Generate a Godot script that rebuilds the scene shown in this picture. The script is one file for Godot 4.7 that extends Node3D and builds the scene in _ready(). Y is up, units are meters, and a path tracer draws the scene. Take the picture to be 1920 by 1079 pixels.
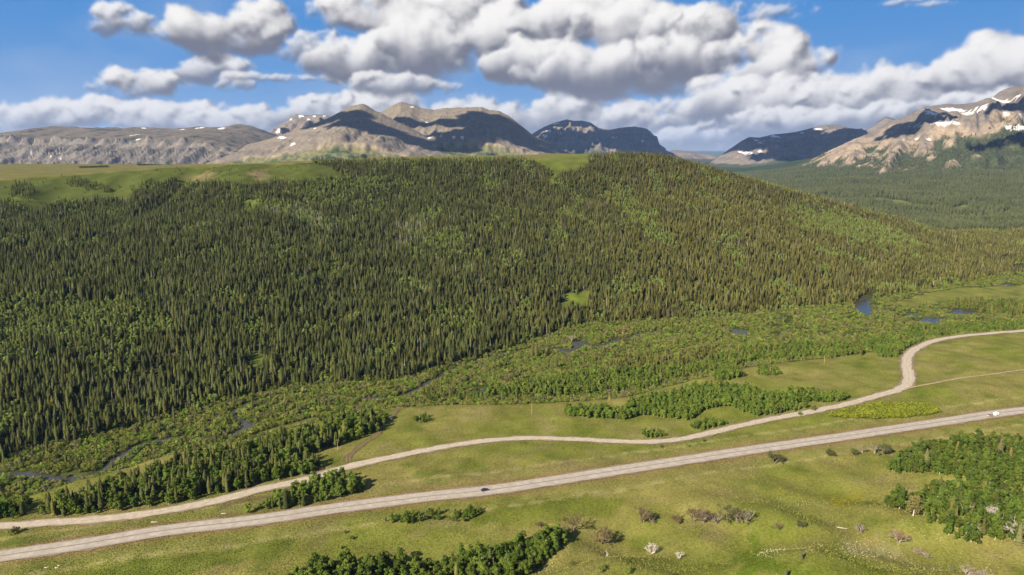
extends Node3D
# A mountain valley seen from the air: a forested hillside under a grassy plateau, a winding creek,
# a gravel road and a highway across the meadows, and snow-flecked mountains under broken cloud.

const EYE := Vector3(0, 200, 0)
const SUN_TRAVEL := Vector3(0.587, -0.545, -0.598)
var rng := RandomNumberGenerator.new()

func _ready() -> void:
	rng.seed = 7
	# camera
	var cam := Camera3D.new()
	cam.name = "camera"
	add_child(cam)
	cam.position = EYE
	cam.rotation_degrees = Vector3(-11.3, 0, 0)
	cam.fov = 45.68
	cam.near = 1.0
	cam.far = 60000.0
	cam.current = true
	# sky
	var env := Environment.new()
	env.background_mode = Environment.BG_SKY
	env.sky = Sky.new()
	env.sky.sky_material = make_sky()
	env.background_energy_multiplier = 0.43
	env.tonemap_mode = Environment.TONE_MAPPER_LINEAR
	env.tonemap_exposure = 2.45
	env.sdfgi_enabled = true
	env.ssao_enabled = true
	env.ssil_enabled = true
	env.fog_enabled = true
	env.fog_density = 0.000018
	env.fog_light_color = Color(0.58, 0.74, 1.0)
	var world := WorldEnvironment.new()
	world.name = "world"
	world.environment = env
	add_child(world)
	# sun: low, behind the camera on the left
	var sun := DirectionalLight3D.new()
	sun.name = "sun"
	sun.basis = Basis.looking_at(SUN_TRAVEL.normalized(), Vector3.UP)
	sun.light_energy = 1.6
	sun.light_color = Color(1.0, 0.94, 0.84)
	sun.light_angular_distance = 0.5
	sun.shadow_enabled = true
	sun.directional_shadow_max_distance = 4000.0
	add_child(sun)
	# setting
	var t0 := Time.get_ticks_msec()
	terrain_setup()
	build_water_and_roads()
	print("roads ", Time.get_ticks_msec() - t0)
	build_ground()
	print("ground ", Time.get_ticks_msec() - t0)
	build_mountains()
	print("mountains ", Time.get_ticks_msec() - t0)
	build_vegetation()
	print("vegetation ", Time.get_ticks_msec() - t0)
	build_things()
	print("things ", Time.get_ticks_msec() - t0)

# ---- naming
var used := {}
func numbered(called: String) -> String:
	var n: int = used.get(called, -1) + 1
	used[called] = n
	return called if n == 0 else "%s_%03d" % [called, n]

func thing(called: String, label: String, category: String, at := Vector3.ZERO, turn := 0.0, group := "") -> Node3D:
	var o := Node3D.new()
	o.name = numbered(called)
	add_child(o)
	o.position = at
	o.rotation.y = turn
	tag(o, label, category, group)
	return o

func tag(o: Node3D, label: String, category: String, group := "", kind := "") -> void:
	if label:
		o.set_meta("label", label)
	if category:
		o.set_meta("category", category)
	if group:
		o.set_meta("group", group)
	if kind:
		o.set_meta("kind", kind)

func part(called: String, m: Mesh, mat: Material, parent: Node3D, xf := Transform3D()) -> MeshInstance3D:
	var o := MeshInstance3D.new()
	o.name = called
	o.mesh = m
	o.material_override = mat
	o.transform = xf
	parent.add_child(o, true)
	return o

func structure(called: String, m: Mesh, mat: Material, label := "") -> MeshInstance3D:
	var o := MeshInstance3D.new()
	o.name = numbered(called)
	o.mesh = m
	o.material_override = mat
	o.set_meta("kind", "structure")
	if label:
		o.set_meta("label", label)
	add_child(o)
	return o

# ---- meshes: plain triangle soup with linear vertex colours
class Soup:
	var v := PackedVector3Array()
	var c := PackedColorArray()
	func tri(a: Vector3, b: Vector3, d: Vector3, k: Color) -> void:
		v.append(a); v.append(b); v.append(d)
		c.append(k); c.append(k); c.append(k)
	func quad(a: Vector3, b: Vector3, d: Vector3, e: Vector3, k: Color) -> void:
		tri(a, b, d, k)
		tri(a, d, e, k)
	func box(mid: Vector3, size: Vector3, k: Color, turn := Basis()) -> void:
		var h := size * 0.5
		var p := []
		for i in 8:
			p.append(mid + turn * Vector3(h.x if i & 1 else -h.x, h.y if i & 2 else -h.y, h.z if i & 4 else -h.z))
		for f in [[0, 1, 3, 2], [5, 4, 6, 7], [4, 0, 2, 6], [1, 5, 7, 3], [2, 3, 7, 6], [4, 5, 1, 0]]:
			quad(p[f[0]], p[f[1]], p[f[2]], p[f[3]], k)
	func tube(a: Vector3, b: Vector3, ra: float, rb: float, n: int, k: Color, capped := false) -> void:
		var d := (b - a).normalized()
		var s := d.cross(Vector3.UP if absf(d.y) < 0.9 else Vector3.RIGHT).normalized()
		var t := d.cross(s)
		for i in n:
			var p := TAU * i / n
			var q := TAU * (i + 1) / n
			var e := s * cos(p) + t * sin(p)
			var f := s * cos(q) + t * sin(q)
			quad(a + e * ra, a + f * ra, b + f * rb, b + e * rb, k)
			if capped:
				tri(b, b + e * rb, b + f * rb, k)
				tri(a, a + f * ra, a + e * ra, k)
	func mesh() -> ArrayMesh:
		var arrays := []
		arrays.resize(Mesh.ARRAY_MAX)
		arrays[Mesh.ARRAY_VERTEX] = v
		arrays[Mesh.ARRAY_COLOR] = c
		var m := ArrayMesh.new()
		m.add_surface_from_arrays(Mesh.PRIMITIVE_TRIANGLES, arrays)
		return m

func paint(k: Color, rough := 0.9, spec := 0.3, metal := 0.0) -> StandardMaterial3D:
	# k is a linear real-world base colour
	var m := StandardMaterial3D.new()
	m.albedo_color = k.linear_to_srgb()
	m.roughness = rough
	m.metallic_specular = spec
	m.metallic = metal
	return m

func tinted(rough := 0.95, spec := 0.15, through := 0.0) -> StandardMaterial3D:
	# colour from the mesh's own vertices
	var m := paint(Color(1, 1, 1), rough, spec)
	m.vertex_color_use_as_albedo = true
	if through > 0.0:
		m.backlight_enabled = true
		m.backlight = Color(through, through, through * 0.8)
	return m

func speckle(sd: int, px: int, size: float, lo: float, hi: float, oct := 4) -> NoiseTexture2D:
	var t := NoiseTexture2D.new()
	t.width = px
	t.height = px
	t.seamless = true
	t.normalize = true
	t.noise = noise(FastNoiseLite.new(), sd, size, oct)
	var g := Gradient.new()
	g.set_color(0, Color(lo, lo, lo))
	g.set_color(1, Color(hi, hi, hi))
	t.color_ramp = g
	return t

# ---- terrain: one height function H(x, z) in metres, shared by the ground meshes and by everything that stands on them
const X0 := -3000.0
const XS := 10.0
var foot_t := PackedFloat32Array()
var bench_t := PackedFloat32Array()
var crestz_t := PackedFloat32Array()
var cresth_t := PackedFloat32Array()
var n_hill := FastNoiseLite.new()
var n_mid := FastNoiseLite.new()
var n_small := FastNoiseLite.new()
var n_gully := FastNoiseLite.new()
const CELL := 4.0
const GX0 := -1000.0
const GZ0 := -1400.0
const GNX := 550
const GNZ := 330
var carve := PackedFloat32Array()
var road_w := PackedFloat32Array()
var road_h := PackedFloat32Array()

func noise(n: FastNoiseLite, sd: int, size: float, oct: int, kind := FastNoiseLite.TYPE_SIMPLEX_SMOOTH, frac := FastNoiseLite.FRACTAL_FBM) -> FastNoiseLite:
	n.seed = sd
	n.noise_type = kind
	n.frequency = 1.0 / size
	n.fractal_type = frac
	n.fractal_octaves = oct
	return n

func table(pairs: Array, step: int, at: int, smooth: int) -> PackedFloat32Array:
	var t := PackedFloat32Array()
	t.resize(700)
	var n := pairs.size() / step
	for i in 700:
		var x := X0 + i * XS
		var k := 0
		while k < n - 2 and x > pairs[(k + 1) * step]:
			k += 1
		var xa: float = pairs[k * step]
		var xb: float = pairs[(k + 1) * step]
		var f := clampf((x - xa) / (xb - xa), 0.0, 1.0)
		t[i] = lerpf(pairs[k * step + at], pairs[(k + 1) * step + at], f)
	for pass_ in smooth:
		var s := t.duplicate()
		for i in range(1, 699):
			s[i] = 0.25 * t[i - 1] + 0.5 * t[i] + 0.25 * t[i + 1]
		t = s
	return t

func look(t: PackedFloat32Array, x: float) -> float:
	var f := clampf((x - X0) / XS, 0.0, 698.0)
	var i := int(f)
	return t[i] + (t[i + 1] - t[i]) * (f - i)

func terrain_setup() -> void:
	foot_t = table(FOOT, 2, 1, 3)
	bench_t = table(BENCH, 2, 1, 3)
	crestz_t = table(CREST, 3, 1, 6)
	cresth_t = table(CREST, 3, 2, 4)
	noise(n_hill, 11, 330.0, 3)
	noise(n_mid, 12, 75.0, 3)
	noise(n_small, 13, 22.0, 2)
	noise(n_gully, 14, 210.0, 3, FastNoiseLite.TYPE_SIMPLEX_SMOOTH, FastNoiseLite.FRACTAL_RIDGED)
	carve.resize(GNX * GNZ)
	road_w.resize(GNX * GNZ)
	road_h.resize(GNX * GNZ)

# how far up the hillside: below 0 the valley floor, 0 its foot, 1 the rim of the plateau
func climb(x: float, z: float) -> float:
	var zf := look(foot_t, x)
	return (zf - z) / (zf - look(crestz_t, x))

func base_height(x: float, z: float) -> float:
	var zf := look(foot_t, x)
	if z > zf:
		var zb := look(bench_t, x)
		var wet := -18.0 + 0.5 * n_small.get_noise_2d(x, z)
		var t := smoothstep(zb - 6.0, zb + 32.0, z)
		if t <= 0.0:
			return wet
		var bench := -8.0 + 8.0 * smoothstep(0.0, 190.0, z - zb)
		var near := smoothstep(14.0, 130.0, z + 383.5 + 0.3 * x)
		bench += near * (10.0 + 14.0 * n_mid.get_noise_2d(x * 0.55, z * 0.8))
		bench += 1.8 * n_mid.get_noise_2d(x, z) + 0.45 * n_small.get_noise_2d(x, z)
		# the hollow that holds the nearest wood
		var a := Vector2(48.0, -318.0)
		var b := Vector2(-110.0, -262.0)
		var p := Vector2(x, z)
		var q := Geometry2D.get_closest_point_to_segment(p, a, b)
		bench -= 7.0 * exp(-p.distance_squared_to(q) / (2.0 * 22.0 * 22.0))
		return lerpf(wet, bench, t)
	var zc := look(crestz_t, x)
	var hc := maxf(look(cresth_t, x), -12.0)
	var u := (zf - z) / (zf - zc)
	if u <= 1.0:
		var pr := 0.80 * u + 0.20 * smoothstep(0.72, 1.0, u)
		var win := smoothstep(0.0, 0.12, u) * smoothstep(1.0, 0.9, u)
		var h := -18.0 + (hc + 18.0) * pr
		h += win * (12.0 * n_hill.get_noise_2d(x, z * 0.45) + 2.5 * n_mid.get_noise_2d(x, z))
		var left := smoothstep(-330.0, -520.0, x)
		h -= left * 20.0 * maxf(0.0, n_gully.get_noise_2d(x, z * 0.25 + 400.0) + 0.15) * smoothstep(0.62, 0.86, u) * smoothstep(1.03, 0.93, u)
		return h
	var flat := hc + 1.2 * n_mid.get_noise_2d(x * 0.3, z * 0.3) * smoothstep(1.0, 1.1, u)
	flat = lerpf(flat, 40.0, smoothstep(-3300.0, -4300.0, z))
	var fall := hc - (zc - z) * 0.34 - 0.0002 * (zc - z) * (zc - z)
	var back := lerpf(flat, fall, smoothstep(220.0, 460.0, x))
	var valley := -14.0 + 175.0 * clampf((-z - 2350.0) / 3300.0, 0.0, 1.6) * (0.08 + 0.92 * smoothstep(-300.0, 1500.0, x + 0.36 * z)) + 14.0 * n_hill.get_noise_2d(x * 0.4, z * 0.4) + 5.0 * n_mid.get_noise_2d(x * 0.4, z * 0.4)
	if x < 220.0:
		valley = minf(valley, 60.0)
	var k := clampf(0.5 + 0.5 * (back - valley) / 12.0, 0.0, 1.0)
	return lerpf(valley, back, k) + 12.0 * k * (1.0 - k) * 0.5

func cell(a: PackedFloat32Array, x: float, z: float) -> float:
	var fx := (x - GX0) / CELL
	var fz := (z - GZ0) / CELL
	var i := int(fx)
	var j := int(fz)
	if fx < 0.0 or fz < 0.0 or i >= GNX - 1 or j >= GNZ - 1:
		return 0.0
	var k := j * GNX + i
	fx -= i
	fz -= j
	return lerpf(lerpf(a[k], a[k + 1], fx), lerpf(a[k + GNX], a[k + GNX + 1], fx), fz)

func H(x: float, z: float) -> float:
	var h := base_height(x, z)
	var w := cell(road_w, x, z)
	if w > 0.001:
		h = lerpf(h, cell(road_h, x, z) / w, minf(w, 1.0))
	return h - cell(carve, x, z)


# ---- mountains: each a height function on its own patch of country
func ridge_height(a: Array, x: float) -> float:
	var n := a.size() / 2
	if x <= a[0] or x >= a[n * 2 - 2]:
		return -60.0
	var k := 0
	while x > a[(k + 1) * 2]:
		k += 1
	var t: float = (x - a[k * 2]) / (a[k * 2 + 2] - a[k * 2])
	return lerpf(a[k * 2 + 1], a[k * 2 + 3], t)

func mount(depth: float, ridge: Array, front: float, back: float, step: float, style: String, sd: int) -> Dictionary:
	var d := {"depth": depth, "ridge": ridge, "front": front, "back": back, "step": step, "style": style, "xa": ridge[0], "xb": ridge[ridge.size() - 2]}
	d.ng = noise(FastNoiseLite.new(), sd, 210.0 if style == "mesa" else 230.0, 5, FastNoiseLite.TYPE_SIMPLEX_SMOOTH, FastNoiseLite.FRACTAL_RIDGED)
	d.nb = noise(FastNoiseLite.new(), sd + 3, 700.0, 3, FastNoiseLite.TYPE_SIMPLEX_SMOOTH, FastNoiseLite.FRACTAL_RIDGED)
	d.nf = noise(FastNoiseLite.new(), sd + 1, 420.0, 5)
	d.ns = noise(FastNoiseLite.new(), sd + 2, 90.0, 4)
	return d

func mount_height(d: Dictionary, x: float, z: float) -> float:
	var f: bool = z >= -d.depth
	var t: float = (z + d.depth) / d.front if f else (-d.depth - z) / d.back
	if t > 1.0 or x < d.xa or x > d.xb:
		return -60.0
	var nf: FastNoiseLite = d.nf
	var ns: FastNoiseLite = d.ns
	var ng: FastNoiseLite = d.ng
	var nb: FastNoiseLite = d.nb
	var style: String = d.style
	var wx := x
	if f:
		wx += (70.0 * nf.get_noise_2d(x * 0.8, z * 0.8) + (0.25 * t * d.front if style == "massif" else 0.0)) * smoothstep(0.0, 0.2, t)
	var top := ridge_height(d.ridge, clampf(wx, d.xa + 1.0, d.xb - 1.0)) + 4.0 * ns.get_noise_2d(x * 1.5, 9.0)
	var base := -40.0
	var rel := top - base
	if not f:
		return base + rel * pow(1.0 - t, 1.4)
	var g := ng.get_noise_2d(x + (0.55 * z if style in ["mesa", "massif"] else 0.15 * z), z * 0.26)
	var b := nb.get_noise_2d(x + (0.45 * z if style == "massif" else 0.2 * z), z * 0.35)
	var win := smoothstep(0.0, 0.25, t) * smoothstep(1.0, 0.65, t)
	var p: float
	var h: float
	match style:
		"mesa":
			p = 1.0 - 0.26 * t / 0.5 if t < 0.5 else 0.74 - 0.66 * smoothstep(0.42, 0.86, t + 0.05 * g) - 0.08 * smoothstep(0.74, 1.0, t)
			h = base + rel * (p + 0.30 * (g - 0.55) * smoothstep(0.40, 0.56, t) * smoothstep(0.98, 0.78, t) + 0.03 * b)
		"soft":
			p = 1.0 - 0.58 * smoothstep(-0.25, 0.62, t) * 1.06 + 0.045 - 0.13 * smoothstep(0.44, 0.54, t + 0.05 * g) - 0.30 * smoothstep(0.5, 1.0, t)
			p = lerpf(1.0 - 0.95 * t, p, smoothstep(0.0, 0.15, t))
			h = base + rel * (p + win * (0.075 * b + 0.03 * g) + 0.02 * smoothstep(0.03, 0.2, t) * nf.get_noise_2d(x * 4.0, z * 4.0))
		"massif":
			p = pow(1.0 - t, 1.25)
			h = base + rel * (p + win * (0.30 * b + 0.10 * g) + 0.03 * smoothstep(0.03, 0.2, t) * nf.get_noise_2d(x * 4.0, z * 4.0))
		_:
			p = pow(1.0 - t, 1.3)
			h = base + rel * (p + smoothstep(0.0, 0.3, t) * smoothstep(1.0, 0.6, t) * (0.18 * b + 0.13 * g))
	return h + rel * 0.011 * sin(h / 12.0 + 3.0 * nf.get_noise_2d(x, z)) * smoothstep(0.05, 0.15, t) * (0.0 if style == "mesa" else 1.0)

var mounts := {}
func mounts_setup() -> void:
	mounts = {
		"MESA": mount(7600, MESA_RIDGE, 2000, 900, 14, "mesa", 101), "MESA_BACK": mount(8600, MESA_BACK_RIDGE, 1700, 900, 18, "mesa", 108), "PEAK_DIM": mount(10500, PEAK_DIM_RIDGE, 1500, 900, 30, "crag", 115),
		"PEAK_SNOW": mount(9400, PEAK_SNOW_RIDGE, 1700, 900, 18, "crag", 122), "PYRAMID": mount(6600, PYRAMID_RIDGE, 1700, 700, 12, "soft", 129), "SUMMIT": mount(7300, SUMMIT_RIDGE, 1800, 900, 13, "soft", 136),
		"RANGE_DARK": mount(10800, RANGE_DARK_RIDGE, 1900, 900, 20, "crag", 143), "RANGE_FAR": mount(13500, RANGE_FAR_RIDGE, 2000, 900, 40, "crag", 150), "RANGE_BLUE": mount(9600, RANGE_BLUE_RIDGE, 2400, 900, 20, "crag", 157),
		"CONE_DIM": mount(11500, CONE_DIM_RIDGE, 1500, 900, 40, "crag", 164), "MASSIF": mount(6200, MASSIF_RIDGE, 2500, 1200, 14, "massif", 171),
	}

# ---- sky: a computed panorama of air and cumulus, the same weather all the way round
var n_billow := FastNoiseLite.new()
var n_fluff := FastNoiseLite.new()
var n_wisp := FastNoiseLite.new()

func air_colour(el: float) -> Color:
	var a := clampf(el, 0.0, 90.0)
	var air := Color(0.042, 0.235, 0.61).lerp(Color(0.42, 0.57, 0.76), exp(-a / 4.6))
	return air.lerp(Color(0.022, 0.10, 0.36), smoothstep(13.0, 70.0, a))

# one cumulus painted over w: RGB floats of nx columns whose first is column x0, first row y0, per degrees a pixel
func lay_cloud(w: PackedFloat32Array, nx: int, ny: int, x0: int, y0: int, per: float, b: Array, sd: float) -> void:
	var i0 := maxi(0, int((b[0] + 180.0 - b[2] * 1.75) / per) - x0)
	var i1 := mini(nx, int((b[0] + 180.0 + b[2] * 1.75) / per) - x0 + 1)
	var j0 := maxi(0, int((90.0 - b[1] - b[3] * 1.75) / per) - y0)
	var j1 := mini(ny, int((90.0 - b[1] + b[3] * 1.3) / per) - y0 + 1)
	var m := i1 - i0
	var n := j1 - j0
	if m < 3 or n < 3:
		return
	var dens := PackedFloat32Array()
	dens.resize(m * n)
	var fine := clampf(b[3] / 2.4, 0.6, 1.8)
	for j in n:
		var el := 90.0 - (y0 + j0 + j + 0.5) * per
		for i in m:
			var az := (x0 + i0 + i + 0.5) * per - 180.0
			var wx: float = az + 0.22 * b[2] * n_wisp.get_noise_2d(az * 0.8 + sd, el * 0.8)
			var wy: float = el + 0.22 * b[3] * n_wisp.get_noise_2d(az * 0.8, el * 0.8 + sd)
			var dx: float = (wx - b[0]) / b[2]
			var dy: float = (wy - b[1]) / (b[3] if wy > b[1] else b[3] * 0.66)
			var d := 1.0 - dx * dx - dy * dy
			if d > -1.1:
				d = 1.12 * d * b[4] + 0.95 * n_fluff.get_noise_2d((az + sd) / fine, el * 1.2 / fine) - 0.42 * (n_billow.get_noise_2d((az + sd) / fine, el * 1.15 / fine) + 0.42)
			dens[j * m + i] = d
	var tall := PackedFloat32Array()
	tall.resize(m * n)
	for k in m * n:
		tall[k] = sqrt(clampf(dens[k], 0.0, 1.4))
	var s1 := maxi(1, int(0.2 / per))
	var s2 := maxi(2, int(0.24 * b[3] / per))
	for j in n:
		var el := 90.0 - (y0 + j0 + j + 0.5) * per
		var air := air_colour(el)
		var dyy: float = (el - b[1]) / b[3]
		for i in m:
			var d := dens[j * m + i]
			if d <= 0.0:
				continue
			var soft := lerpf(1.1, 0.55, smoothstep(-0.6, 0.5, dyy))
			var alpha := smoothstep(0.0, soft, d) * minf(1.0, 0.35 + b[4] * 0.65)
			var k := j * m + i
			var gx := (tall[j * m + mini(i + s1, m - 1)] - tall[j * m + maxi(i - s1, 0)]) * 0.30 + (tall[j * m + mini(i + s2, m - 1)] - tall[j * m + maxi(i - s2, 0)]) * 1.25
			var gy := (tall[maxi(j - s1, 0) * m + i] - tall[mini(j + s1, n - 1) * m + i]) * 0.30 + (tall[maxi(j - s2, 0) * m + i] - tall[mini(j + s2, n - 1) * m + i]) * 1.25
			var nn := Vector3(-gx, -gy, 0.75).normalized()
			var lit := clampf(nn.dot(Vector3(-0.45, 0.60, 0.66)), 0.0, 1.0)
			var under: float = minf(1.0, b[5] + 0.12) * smoothstep(0.80, -0.35, dyy + 0.25 * n_wisp.get_noise_2d(sd, i * per)) * smoothstep(0.05, 0.75, d)
			var v := (0.10 + 0.86 * pow(lit, 1.15)) * (1.0 - 0.86 * under)  # sunlit tops and grey undersides are shaded into the sky image
			v = lerpf(v, maxf(v, 0.62), smoothstep(0.35, 0.0, d))
			var white := Color(0.155, 0.158, 0.20).lerp(Color(0.93, 0.905, 0.88), smoothstep(0.05, 0.92, v))
			white = white.lerp(air.lerp(Color(0.60, 0.60, 0.65), 0.7), 0.55 * exp(-maxf(el, 0.0) / 3.2))
			var q := ((j0 + j) * nx + i0 + i) * 3
			w[q] = lerpf(w[q], white.r, alpha)
			w[q + 1] = lerpf(w[q + 1], white.g, alpha)
			w[q + 2] = lerpf(w[q + 2], white.b, alpha)

func sky_piece(x0: int, x1: int, y0: int, y1: int, full: int, clouds: Array) -> Image:
	# pixels x0..x1, y0..y1 of a panorama full pixels wide
	var nx := x1 - x0
	var ny := y1 - y0
	var per := 360.0 / full
	var w := PackedFloat32Array()
	w.resize(nx * ny * 3)
	for j in ny:
		var el := 90.0 - (y0 + j + 0.5) * per
		var air := air_colour(el)
		for i in nx:
			var q := (j * nx + i) * 3
			var az := (x0 + i + 0.5) * per - 180.0
			var veil := 0.22 * clampf(n_wisp.get_noise_2d(az * 0.25, el * 0.5 + 40.0) + 0.05, 0.0, 1.0)
			w[q] = lerpf(air.r, 0.62, veil)
			w[q + 1] = lerpf(air.g, 0.66, veil)
			w[q + 2] = lerpf(air.b, 0.72, veil)
	for k in clouds.size():
		lay_cloud(w, nx, ny, x0, y0, per, clouds[k], 37.0 * k)
	var bytes := PackedByteArray()
	bytes.resize(nx * ny * 3)
	for k in nx * ny * 3:
		var v := w[k]
		bytes[k] = clampi(int((1.055 * pow(v, 0.41667) - 0.055) * 255.0 + 0.5), 0, 255)
	return Image.create_from_data(nx, ny, false, Image.FORMAT_RGB8, bytes)

func make_sky() -> PanoramaSkyMaterial:
	n_billow.fractal_gain = 0.42
	noise(n_wisp, 31, 3.1, 3)
	noise(n_fluff, 32, 4.4, 6)
	noise(n_billow, 33, 1.7, 3, FastNoiseLite.TYPE_CELLULAR)
	n_billow.cellular_return_type = FastNoiseLite.RETURN_DISTANCE
	n_fluff.fractal_gain = 0.48
	var clouds := []
	var r := RandomNumberGenerator.new()
	r.seed = 5
	# the weather round the rest of the sky, of the same kind and cover
	for i in 110:
		var az := r.randf_range(40.0, 320.0)
		if az > 180.0:
			az -= 360.0
		var el := 1.5 + 62.0 * pow(r.randf(), 1.7)
		var s := r.randf_range(3.5, 7.5) * (1.0 + el / 40.0)
		clouds.append([az, el, s, s * r.randf_range(0.38, 0.6), r.randf_range(0.8, 1.1), r.randf_range(0.2, 0.9)])
	for i in 60:
		var el := 16.0 + 50.0 * pow(r.randf(), 1.5)
		var s := r.randf_range(5.0, 10.0)
		clouds.append([r.randf_range(-48.0, 48.0), el, s, s * 0.5, r.randf_range(0.8, 1.1), r.randf_range(0.2, 0.9)])
	for i in CLOUDS.size() / 6:
		clouds.append(CLOUDS.slice(i * 6, i * 6 + 6))
	var img := Image.create(1024, 512, false, Image.FORMAT_RGB8)
	img.fill(Color(0.42, 0.47, 0.40))
	img.blit_rect(sky_piece(0, 1024, 0, 260, 1024, clouds), Rect2i(0, 0, 1024, 260), Vector2i.ZERO)
	img.resize(4096, 2048, Image.INTERPOLATE_CUBIC)
	# straight ahead the same sky is sampled finely; the pieces ease into each other
	var x0 := 1588
	var y0 := 860
	var fine := sky_piece(x0, 2508, y0, 1040, 4096, clouds)
	fine.convert(Image.FORMAT_RGBA8)
	for j in 180:
		for i in 920:
			var e := minf(minf(i, 919 - i), j) / 16.0
			if e < 1.0:
				var c := fine.get_pixel(i, j)
				c.a = e
				fine.set_pixel(i, j, c)
	img.convert(Image.FORMAT_RGBA8)
	img.blend_rect(fine, Rect2i(0, 0, 920, 180), Vector2i(x0, y0))
	# a panorama begins straight ahead (-z), so its two halves change places
	var turned := Image.create(4096, 2048, false, Image.FORMAT_RGBA8)
	turned.blit_rect(img, Rect2i(2048, 0, 2048, 2048), Vector2i.ZERO)
	turned.blit_rect(img, Rect2i(0, 0, 2048, 2048), Vector2i(2048, 0))
	turned.convert(Image.FORMAT_RGB8)
	var m := PanoramaSkyMaterial.new()
	m.panorama = ImageTexture.create_from_image(turned)
	return m

# ---- plants: a few meshes of each kind; the largest in view are trees of their own, the rest of the wood is scattered copies
func spruce_crown(sd: int, tall: float, wide: float, base: float, sparse := 0.0) -> ArrayMesh:
	var r := RandomNumberGenerator.new()
	r.seed = sd
	var s := Soup.new()
	var y := base
	while y < tall * 0.985:
		var t := (y - base) / (tall - base)
		var rad := wide * (pow(1.0 - t, 0.60) * (0.86 + 0.14 * sin(t * 9.0 + sd)) + 0.03) * (0.72 + 0.28 * smoothstep(0.0, 0.2, t))
		var n := int(lerpf(10.0, 4.0, t))
		var off := r.randf() * TAU
		for i in n:
			if r.randf() < sparse:
				continue
			var a := off + TAU * (i + r.randf_range(-0.3, 0.3)) / n
			var l := rad * r.randf_range(0.72, 1.12)
			var d := Vector3(cos(a), 0, sin(a))
			var e := Vector3(-sin(a), 0, cos(a))
			var w := l * 0.40 + 0.14
			var drop := l * r.randf_range(0.22, 0.5)
			var p0 := Vector3(0, y + 0.25 * l, 0) + d * 0.05
			var p1 := d * l * 0.62 + Vector3(0, y + 0.02 * l - drop * 0.3, 0)
			var p2 := d * l + Vector3(0, y - drop, 0)
			var sag := Vector3(0, -0.22 * l - 0.12, 0)
			var b := r.randf_range(0.78, 1.18)
			var k := Color(b, b, b)
			s.tri(p0, p1, p1 + e * w + sag, k)
			s.tri(p1, p2, p1 + e * w + sag, k)
			s.tri(p0, p1 - e * w + sag, p1, k)
			s.tri(p1, p1 - e * w + sag, p2, k)
		y += (tall - base) * lerpf(0.062, 0.036, t) * r.randf_range(0.8, 1.15)
	# leading shoot
	s.tube(Vector3(0, tall * 0.9, 0), Vector3(0, tall, 0), wide * 0.09, 0.02, 4, Color(1, 1, 1))
	return s.mesh()

func trunk_mesh(tall: float, r0: float, r1: float, sd: int, k: Color) -> ArrayMesh:
	var r := RandomNumberGenerator.new()
	r.seed = sd
	var s := Soup.new()
	var p := Vector3(0, -0.4, 0)
	var n := 4
	for i in n:
		var q := Vector3(r.randf_range(-0.12, 0.12), tall * (i + 1) / n, r.randf_range(-0.12, 0.12))
		s.tube(p, q, lerpf(r0, r1, float(i) / n), lerpf(r0, r1, (i + 1.0) / n), 6, k * r.randf_range(0.85, 1.1))
		p = q
	return s.mesh()

func leafy(sd: int, lobes: Array, clumps: int, size: float) -> ArrayMesh:
	# lobes: [centre, radii]; small folded leaf sprays through the outer half of every lobe
	var r := RandomNumberGenerator.new()
	r.seed = sd
	var s := Soup.new()
	var total := 0.0
	for l in lobes:
		total += l[1].x * l[1].y + l[1].x * l[1].z
	for l in lobes:
		var rad: Vector3 = l[1]
		var n := int(clumps * (rad.x * rad.y + rad.x * rad.z) / total)
		for i in n:
			var d := Vector3(r.randfn(), r.randfn() * 0.9 + 0.18, r.randfn()).normalized()
			var at: Vector3 = l[0] + d * rad * pow(r.randf_range(0.30, 1.0), 0.45)
			var face := (d + Vector3(r.randfn(), r.randfn() + 0.5, r.randfn()) * 0.55).normalized()
			var t := face.cross(Vector3(r.randfn(), r.randfn(), r.randfn())).normalized()
			var u := face.cross(t)
			var z := size * r.randf_range(0.6, 1.25)
			var b := r.randf_range(0.72, 1.22)
			var k := Color(b * r.randf_range(0.93, 1.07), b, b * 0.95)
			var m := at + face * z * 0.18
			s.tri(m, at + t * z, at + u * z * 0.8 + t * z * 0.2, k)
			s.tri(m, at - t * z * 0.9 + u * z * 0.2, at - u * z * 0.8, k)
			s.tri(m, at + u * z * 0.75, at - t * z * 0.85, k * 0.96)
	return s.mesh()

func aspen_crown(sd: int, clumps: int, size: float) -> ArrayMesh:
	var r := RandomNumberGenerator.new()
	r.seed = sd
	var l := []
	for i in 7:
		var t := i / 6.0
		var a := r.randf() * TAU
		var o := 1.45 * sin(PI * (0.2 + 0.7 * t)) * r.randf_range(0.45, 1.1)
		var q := r.randf_range(1.25, 1.85) * (1.0 - 0.3 * t)
		l.append([Vector3(cos(a) * o, 2.4 + 5.4 * t, sin(a) * o), Vector3(q, q * 0.9, q)])
	return leafy(sd + 1, l, clumps, size)

func aspen_trunk(sd: int) -> ArrayMesh:
	var r := RandomNumberGenerator.new()
	r.seed = sd
	var s := Soup.new()
	var pale := Color(0.44, 0.42, 0.36)
	var p := Vector3(0, -0.4, 0)
	for i in 4:
		var q := Vector3(r.randf_range(-0.25, 0.25), 1.9 * (i + 1), r.randf_range(-0.25, 0.25))
		s.tube(p, q, 0.17 - 0.035 * i, 0.135 - 0.035 * i, 6, pale * r.randf_range(0.8, 1.05))
		if i > 0:
			for b in 2:
				var a := r.randf() * TAU
				s.tube(q, q + Vector3(cos(a) * 1.1, 0.9, sin(a) * 1.1), 0.06, 0.02, 4, pale * 0.8)
		p = q
	return s.mesh()

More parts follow.
